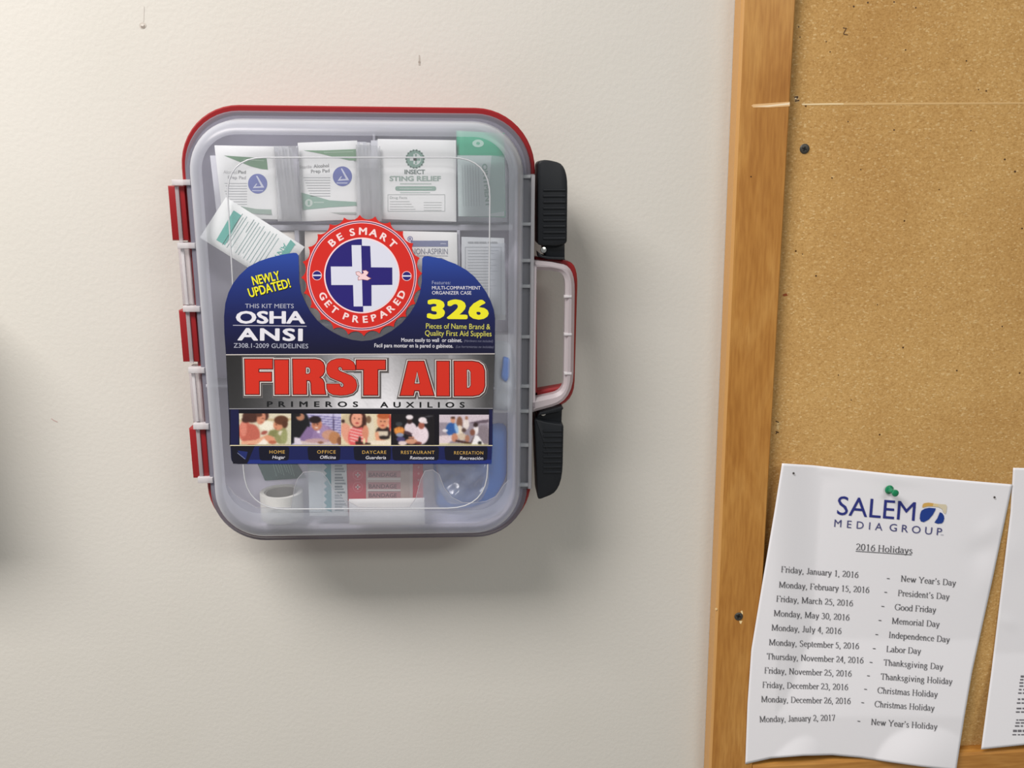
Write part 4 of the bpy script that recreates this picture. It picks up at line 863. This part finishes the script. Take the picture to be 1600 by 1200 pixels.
# alcohol pads: two stacks
def backs(n, tl, tr_, bl, step, group, label, d0):
    for k in range(n):
        dx = (n-k)*step; r = random.uniform(-1.2, 1.2)
        Packet('alcohol_pad_packet', label, 'packet', (tl[0]+dx, tl[1]+1+r), (tr_[0]+dx, tr_[1]+1+r), (bl[0]+dx, bl[1]+r), d0+k*.0022, .0012, (246, 247, 248) if k % 2 else (222, 224, 230), group)
backs(5, (338, 228), (430, 229), (350, 342), 5.2, 'alcohol pad packets packed behind the first one at upper left', 'pale sealed pad packet standing behind the first alcohol pad at upper left', .0595)
a0 = Packet('alcohol_pad_packet', 'pale blank packet edge showing left of the first alcohol pad', 'packet', (328, 243), (420, 243), (340, 346), .0695, .0006, (220, 220, 228))
a = Packet('alcohol_pad_packet', 'alcohol prep pad packet at upper left with green corner and blue disc', 'packet', (335, 227), (428, 229), (348, 341), .0725, .0012, PW)
p = a.pr(); p.poly([(350, 243), (416.5, 247.5), (418.5, 265), (408, 264), (392, 260), (372, 252)], GRN); p.disc(402.5, 287, 15, (104, 116, 184), 1, 15.5)
p.line(380, 249, 413, 251.3, 1.3, (150, 180, 152), 2)
tri = [(400, 275), (402, 274.5), (413, 293), (395, 294), (400, 287), (402, 287), (399, 291.5), (408, 291), ]
p.poly(tri, (214, 218, 238), 2); p.rect(394, 297, 411, 298.6, (190, 196, 226), 2)
p.text('Alcohol', 349, 271, 370, 271.5, 5, (196, 196, 196)); p.text('Pad', 372, 271, 384, 271.5, 5, (136, 138, 138), 1, .02); p.text('Prep Pad', 356, 279.5, 384, 280, 5, (178, 178, 180), 1, .01)
for k in range(9): p.rect(351+(k % 3)*1.5, 286+k*4.1, 386, 287+k*4.1, (186, 188, 190), 1)
p.poly([(376, 322), (400, 326.5), (424, 327.5), (424.5, 335), (400, 334), (384, 331)], (158, 178, 166), 1)
p.build('packet_print', a.obj)
backs(5, (466, 222), (556, 221), (474, 345), 5.4, 'alcohol pad packets packed behind the second one at upper middle', 'pale sealed pad packet standing behind the second alcohol pad at upper middle', .0595)
a = Packet('alcohol_pad_packet', 'alcohol prep pad packet second from left, top row, blue disc and green wave', 'packet', (465, 223), (558, 219.5), (472, 346), .0725, .0012, (250, 251, 250))
p = a.pr(); p.poly([(474, 235), (505, 235), (556, 233), (558.5, 251), (545, 250.5), (520, 245), (500, 240)], (128, 168, 132)); p.disc(535, 275.5, 15, (96, 108, 180), 1, 15.5)
p.line(506, 238.2, 552, 237, 1.3, (168, 196, 170), 2)
tri2 = [(x+132.5, y-11.5) for x, y in tri]; p.poly(tri2, (214, 218, 238), 2); p.rect(526, 285, 543, 286.8, (190, 196, 226), 2)
p.text('Sterile', 468, 263.5, 487, 262.5, 5, (196, 196, 196)); p.text('Alcohol', 490, 262.5, 514, 261, 5.4, (140, 142, 142), 1, .015); p.text('Prep Pad', 486, 270.5, 515, 269, 5.4, (140, 142, 142), 1, .015)
for k in range(8): p.rect(474+k*1.6, 277+k*4.1, 516, 278+k*4.1, (184, 186, 188), 1)
p.poly([(471, 301), (490, 306), (515, 313), (557, 315.5), (557.5, 321.5), (515, 324), (473, 328)], (150, 184, 168), 1)
p.disc(482.5, 317, 6, (206, 220, 212), 2, n=20); p.text('1', 480.8, 320.5, 484.2, 320.5, 7, (150, 184, 168), 3, .03); p.rect(490, 315.2, 506, 317.2, (186, 208, 196), 2); p.poly([(516, 332), (556, 331.5), (556, 334.5), (530, 334.5)], (184, 192, 186), 1)
p.build('packet_print', a.obj)
# sting relief
backs(3, (578, 218), (700, 220), (580, 345), 1.5, 'plain packets packed behind the sting relief packet', 'plain pale packet standing behind the sting relief packet', .062)
a = Packet('sting_relief_packet', 'white packet printed insect sting relief, upper middle of the case', 'packet', (590, 217), (712.5, 219), (590, 342), .0730, .0014, (248, 249, 248), br=(713, 346.5))
p = a.pr(); cx, cz = 648.5, 248.5
for k in range(18):
    t = 2*math.pi*k/18; p.disc(cx+14*math.cos(t), cz+14*math.sin(t), 1.5, (138, 172, 158), 1, n=8)
p.disc(cx, cz, 14.2, (128, 166, 150), 1, n=36); p.disc(cx, cz, 9.4, (216, 226, 222), 2, n=30)
p.poly([(cx, cz-9.4)]+[(cx-9.4*math.sin(math.radians(q)), cz-9.4*math.cos(math.radians(q))) for q in range(10, 180, 10)]+[(cx, cz+9.4)], (128, 166, 150), 3)
p.rect(cx-2.6, cz-8, cx, cz+8, (222, 230, 226), 4); p.rect(cx-8, cz-2.6, cx, cz+2.6, (222, 230, 226), 4); p.rect(cx, cz-8, cx+2.6, cz+8, (128, 166, 150), 4); p.rect(cx, cz-2.6, cx+8, cz+2.6, (128, 166, 150), 4)
p.text('INSECT', 632, 272, 664, 272, 7, (104, 122, 116), 1, .03); p.text('STING RELIEF', 608.5, 283, 689, 283, 8, (162, 182, 172), 1, .04)
p.rect(625, 286.4, 674, 288, (190, 204, 196), 1); p.poly(smoothpoly([(617.5, 291), (681.5, 291), (681.5, 298), (617.5, 298)], 3.4, 4), (146, 176, 162), 1); p.rect(625, 300.4, 672, 301.4, (176, 196, 186), 1); p.rect(624, 294, 675, 295, (196, 212, 204), 2)
for q in ((606, 304, 695, 304), (695, 304, 695, 330), (695, 330, 606, 330), (606, 330, 606, 304)): p.line(*q, .7, (178, 184, 182), 1)
p.text('Drug Facts', 609, 310.5, 636, 310.5, 3.8, (176, 182, 180))
for k in range(4): p.rect(609, 314.5+k*4, 640+k*3, 315.3+k*4, (188, 192, 190), 1); p.rect(662, 316+k*4, 690, 316.8+k*4, (192, 196, 194), 1)
p.build('packet_print', a.obj)
# ointment packet, green
a = Packet('ointment_packet', 'green and white ointment packet in the upper right corner of the case', 'packet', (713, 204), (788, 208), (716, 338), .0690, .003, (64, 176, 138), br=(790, 340))
p = a.pr(); p.poly([(714.5, 243), (770, 243), (788, 260), (789, 300), (788, 338), (716, 338)], (222, 238, 230), 1); p.poly([(768, 243), (788, 246), (789, 330), (766, 334), (764, 290)], (160, 204, 186), 2)
p.disc(747, 224, 9, (190, 228, 212), 1, 6, 16); p.disc(747, 224, 3, (110, 190, 158), 2, 2.4, 12)
p.text('OINTMENT', 753, 256, 759, 324, 8, (70, 148, 118), 3, .045)
for k in range(7): p.line(722+k*4.2, 258, 724+k*4.2, 322, .8, (168, 182, 178), 3)
p.build('packet_print', a.obj)
# tilted teal packet pressed against the lid
a = Packet('antiseptic_packet', 'white and teal antiseptic packet tilted against the clear lid, left side', 'packet', (353, 308), (476, 386), (312, 371), .0795, .0018, (250, 252, 250), br=(432, 446))
p = a.pr(); TE = (96, 186, 172)
p.poly([(365, 328.5), (377, 336.5), (351.5, 383), (338, 375)], TE, 1)
u = Vector((123, 78)).normalized(); v = Vector((-41, 63)).normalized(); o0 = Vector((353, 308))
def uv(a_, b_): q = o0+u*a_+v*b_; return q.x, q.y
for k, (a_, b0, b1, c) in enumerate([(36, 8, 66, (128, 168, 164)), (40, 12, 60, (150, 182, 178)), (44, 8, 66, (140, 172, 170)), (50, 14, 66, (158, 186, 184)), (56, 6, 30, (104, 140, 138)), (60, 8, 66, (150, 180, 178)), (65, 6, 66, (132, 166, 164)), (70, 10, 60, (158, 186, 184)),
                                      (75, 6, 66, (150, 180, 178)), (81, 12, 66, (140, 172, 170)), (87, 8, 66, (146, 178, 176)), (93, 8, 66, (158, 186, 184)), (98, 6, 60, (146, 178, 176)), (104, 10, 60, (158, 186, 184))]):
    p.line(*uv(a_, b0), *uv(a_, b1), .9, c, 1)
p.text('ANTI', *uv(115, 12), *uv(113, 42), 9, (96, 186, 172), 1, .01); p.poly([uv(121, 2), uv(131, 4), uv(131, 26), uv(121, 34)], TE, 1)
p.build('packet_print', a.obj)
# second row
Packet('gauze_packet', 'cream packet behind the tilted antiseptic packet, second row left', 'packet', (392, 362), (464, 362), (398, 470), .068, .002, (224, 218, 210))
Packet('gauze_packet', 'cream packet behind the round red badge, second row', 'packet', (476, 361), (622, 361), (478, 500), .068, .002, (226, 220, 212), br=(626, 500))
Packet('cold_pack', 'grey blue wrapped pack low behind the round badge', 'pack', (490, 502), (660, 506), (492, 560), .066, .003, (128, 136, 152), crinkle=.0012)
a = Packet('pain_relief_packet', 'white non-aspirin packet with a blue band right of the badge', 'packet', (628, 361), (714, 363), (630, 480), .0715, .001, (250, 250, 248))
p = a.pr(); p.rect(642, 376, 700, 385.5, (116, 124, 164), 1); p.rect(688, 380, 697, 381.4, (190, 194, 216), 2); p.text('NON-ASPIRIN', 643, 397.2, 699.5, 397.2, 9, (132, 136, 152)); p.line(640, 399.8, 700, 399.8, .7, (150, 152, 160), 1); p.poly([(660, 403), (690, 403), (700, 408), (660, 408)], (88, 100, 150), 1)
p.build('packet_print', a.obj)
a = Packet('wipe_packet', 'pale grey packet with a boxed printed panel, second row right', 'packet', (721, 370), (788, 372), (722, 500), .0705, .001, (206, 210, 214), br=(790, 500))
p = a.pr(); [p.rect(x, 377.6, x+w_, 380.2, (156, 160, 164), 1) for x, w_ in ((731, 9), (741, 7), (749, 11), (762, 5), (768, 9))]
for q in ((727, 386, 783, 386), (727, 386, 727, 490), (783, 386, 783, 490)): p.line(*q, .7, (164, 170, 174), 1)
for k in range(14): p.rect(731, 391+k*4.6, 779-(k*7) % 16, 391.9+k*4.6, (172, 178, 182), 1)
p.build('packet_print', a.obj)
Packet('plain_sleeve', 'blank translucent sleeve in front of the boxed packet, right side', 'sleeve', (763, 380), (790, 380), (764, 492), .078, .0006, (220, 226, 230), m=M_FILM)
# clear pouches over the top row
Packet('clear_pouch', 'clear plastic pouch over the ointment packet, upper right', 'pouch', (714, 242), (791, 243), (716, 346), .0775, .0008, (220, 226, 230), m=M_FILM)
M_FILM2 = frosted('pouch_film', (250, 250, 250), .62, .12, 1.2, .1)
Packet('clear_pouch', 'clear plastic pouch wrapped round the middle pad packets', 'pouch', (556, 226), (594, 228), (558, 344), .0768, .0008, (220, 226, 230), m=M_FILM2, crinkle=.0008)
Packet('clear_pouch', 'clear plastic pouch wrapped round the left pad packets', 'pouch', (428, 228), (466, 228), (434, 346), .0768, .0008, (220, 226, 230), m=M_FILM2, crinkle=.0008)
# right lower: white roll and blue gloves
def blob(name, label, cat, outline, dep, bulge, m, rough_amp, n=18, seed=1):
    """puffed soft shape from a px outline"""
    R = np.random.RandomState(seed); O = KP(outline, dep); cx = sum(p[0] for p in O)/len(O); cz = sum(p[1] for p in O)/len(O)
    root = thing(name, label, cat, (cx, -dep, cz), KMAT); V = []; F = []; N = len(O); rings = 14; ph = R.rand(12)*6.28
    for k in range(rings):
        t = 1-k/rings
        for x, z in O:
            X, Z = cx+(x-cx)*t, cz+(z-cz)*t
            w_ = sum(math.sin(ph[i]+X*(130+60*i)*math.cos(ph[i+5])+Z*(130+60*i)*math.sin(ph[i+5])) for i in range(5))
            V.append((X, -(dep+bulge*math.sqrt(max(0, 1-t**4))+rough_amp*w_*(1-t**8)), Z))
    V.append((cx, -(dep+bulge), cz))
    for k in range(rings-1):
        for i in range(N): j = (i+1) % N; F.append((k*N+i, k*N+j, (k+1)*N+j, (k+1)*N+i))
    for i in range(N): F.append(((rings-1)*N+i, (rings-1)*N+(i+1) % N, rings*N))
    F.append(tuple(range(N))[::-1]); o = meshobj('body', V, F, m, root); fixn(o); autosmooth(o, 60); return root
def dense(pts, k=4): return [(p[0]+(q[0]-p[0])*i/k, p[1]+(q[1]-p[1])*i/k) for p, q in zip(pts, pts[1:]+pts[:1]) for i in range(k)]
BLU = mat((70, 136, 228), .5, .4, 'blue_vinyl')
blob('vinyl_gloves', 'bundle of blue vinyl gloves in the lower right corner of the case', 'gloves', dense(smoothpoly([(676, 700), (730, 684), (765, 662), (792, 660), (792, 745), (772, 780), (735, 794), (680, 794)], 14, 3), 2), .050, .014, BLU, .0010, seed=3)
blob('gauze_roll', 'white gauze roll right of the label, above the blue gloves', 'gauze roll', dense(smoothpoly([(766, 528), (800, 530), (804, 610), (798, 642), (768, 640)], 10, 3), 2), .060, .012, mat((216, 222, 228), .8, .2), .0005, seed=5)
blob('glove_finger', 'blue glove finger beside the gauze roll, right of the label', 'glove', dense(smoothpoly([(786, 556), (797, 560), (796, 590), (790, 598), (782, 590)], 4, 3), 1), .072, .003, BLU, .0004, seed=6)
def film_b(nm): return frosted(nm, (226, 234, 246), .78, .2, 2.5)
blob('glove_bag', 'crinkled clear bag round the blue gloves, lower right window', 'bag', dense(smoothpoly([(680, 712), (764, 712), (764, 760), (750, 785), (700, 788), (684, 760)], 10, 3), 3), .072, .004, film_b('cellophane'), .0016, seed=9)
# tape roll
tc_ = K(442, 790, .062); zt = K(442, 766, .062).z; zb = K(442, 805, .062).z
tp = thing('tape_roll', 'roll of white cloth tape standing in the lower left of the case', 'tape roll', (tc_.x, -.062, zb), KMAT)
R_ = .0172; hh = zt-zb; ctr = (tc_.x, -.0645, zb)
lathe('tape', [(R_*.78, 0), (R_, 0), (R_, hh), (R_*.80, hh), (R_*.80, hh*.05), (R_*.78, 0)], ctr, (0, 0, 1), mat((238, 236, 228), .7, .3, bump=.15), tp, 40)
lathe('tape_core', [(R_*.72, .0005), (R_*.795, .0005), (R_*.795, hh-.001), (R_*.72, hh-.001), (R_*.72, .0005)], ctr, (0, 0, 1), mat((196, 192, 186), .8, .2), tp, 40)
# teal packet behind tape
a = Packet('towelette_packet', 'dark teal packet lying aslant above the tape roll', 'packet', (394, 706), (452, 706), (414, 751), .0480, .001, (70, 112, 106), br=(478, 747))
p = a.pr()
for k in range(8): p.line(426+k*4, 722+(k % 2)*2, 432+k*4, 744-(k*5) % 7, 1.1, (140, 178, 166), 1)
p.build('packet_print', a.obj)
# tall teal striped packet
a = Packet('ointment_sachet', 'tall white sachet with teal zigzag strip right of the tape roll', 'sachet', (480, 716), (541, 716), (484, 806), .068, .001, (218, 224, 224), br=(544, 806))
p = a.pr(); p.rect(483, 718, 503, 800, (212, 220, 222), 1)
zz = [(506, 718)]+[(506 if k % 2 else 511, 720+k*5) for k in range(16)]+[(518, 800), (517, 718)]; p.poly(zz, (70, 150, 158), 1)
for k in range(17): p.rect(523, 722+k*4.6, 540-(k*5) % 7, 724+k*4.6+(k % 3)*.6, (128, 140, 146), 1)
p.build('packet_print', a.obj)
# bandages
a = Packet('bandage_packet', 'red bordered bandage packet showing below the label', 'bandage', (541, 716), (661, 716), (541, 806), .0665, .001, (206, 66, 84), br=(661, 806))
p = a.pr(); p.rect(572, 718, 645, 800, (206, 190, 184), 1)
for y in (745, 763, 777): p.rect(575, y-9.5, 632, y+1, (188, 138, 142), 2); p.text('BANDAGE', 576.5, y, 620, y, 6.2, (92, 74, 82), 3, .01); p.rect(574, y+2, 640, y+5, (226, 218, 214), 2)
p.rect(626, 722, 640, 780, (196, 176, 168), 3)
for x, y in ((559, 742), (559, 761)):
    p.disc(x, y, 8, (220, 112, 122), 1, n=20); p.disc(x, y, 6.8, (206, 66, 84), 2, n=20); p.rect(x-1, y-4, x+1, y+4, (226, 190, 190), 3); p.rect(x-4, y-1, x+4, y+1, (226, 190, 190), 3)
for k in range(5): p.disc(654, 730+k*10, 1.8, (222, 140, 146), 1, n=8)
p.build('packet_print', a.obj)
Packet('gauze_pad', 'white gauze pad packet along the bottom, in front of the red bandages', 'gauze', (545, 780), (663, 778), (546, 820), .073, .0015, (236, 234, 232), br=(664, 820))
CUR.org = Vector((0, 0, 0))

# ================================================================ unseen box added past the left edge to cast the soft shadow there
c0 = P(-128, 575, .06)
nb = thing('shadow_caster_box', 'unseen pale box added past the left edge to cast a shadow', 'shadow_caster', (c0.x-.05, 0, c0.z-.06))
bx = rrect(c0.x-.12, c0.x, c0.z-.10, c0.z+.08, .012, 5)
slab('caster_body', bx, .0005, .078, mat((206, 204, 198), .4, .4), nb, .006)
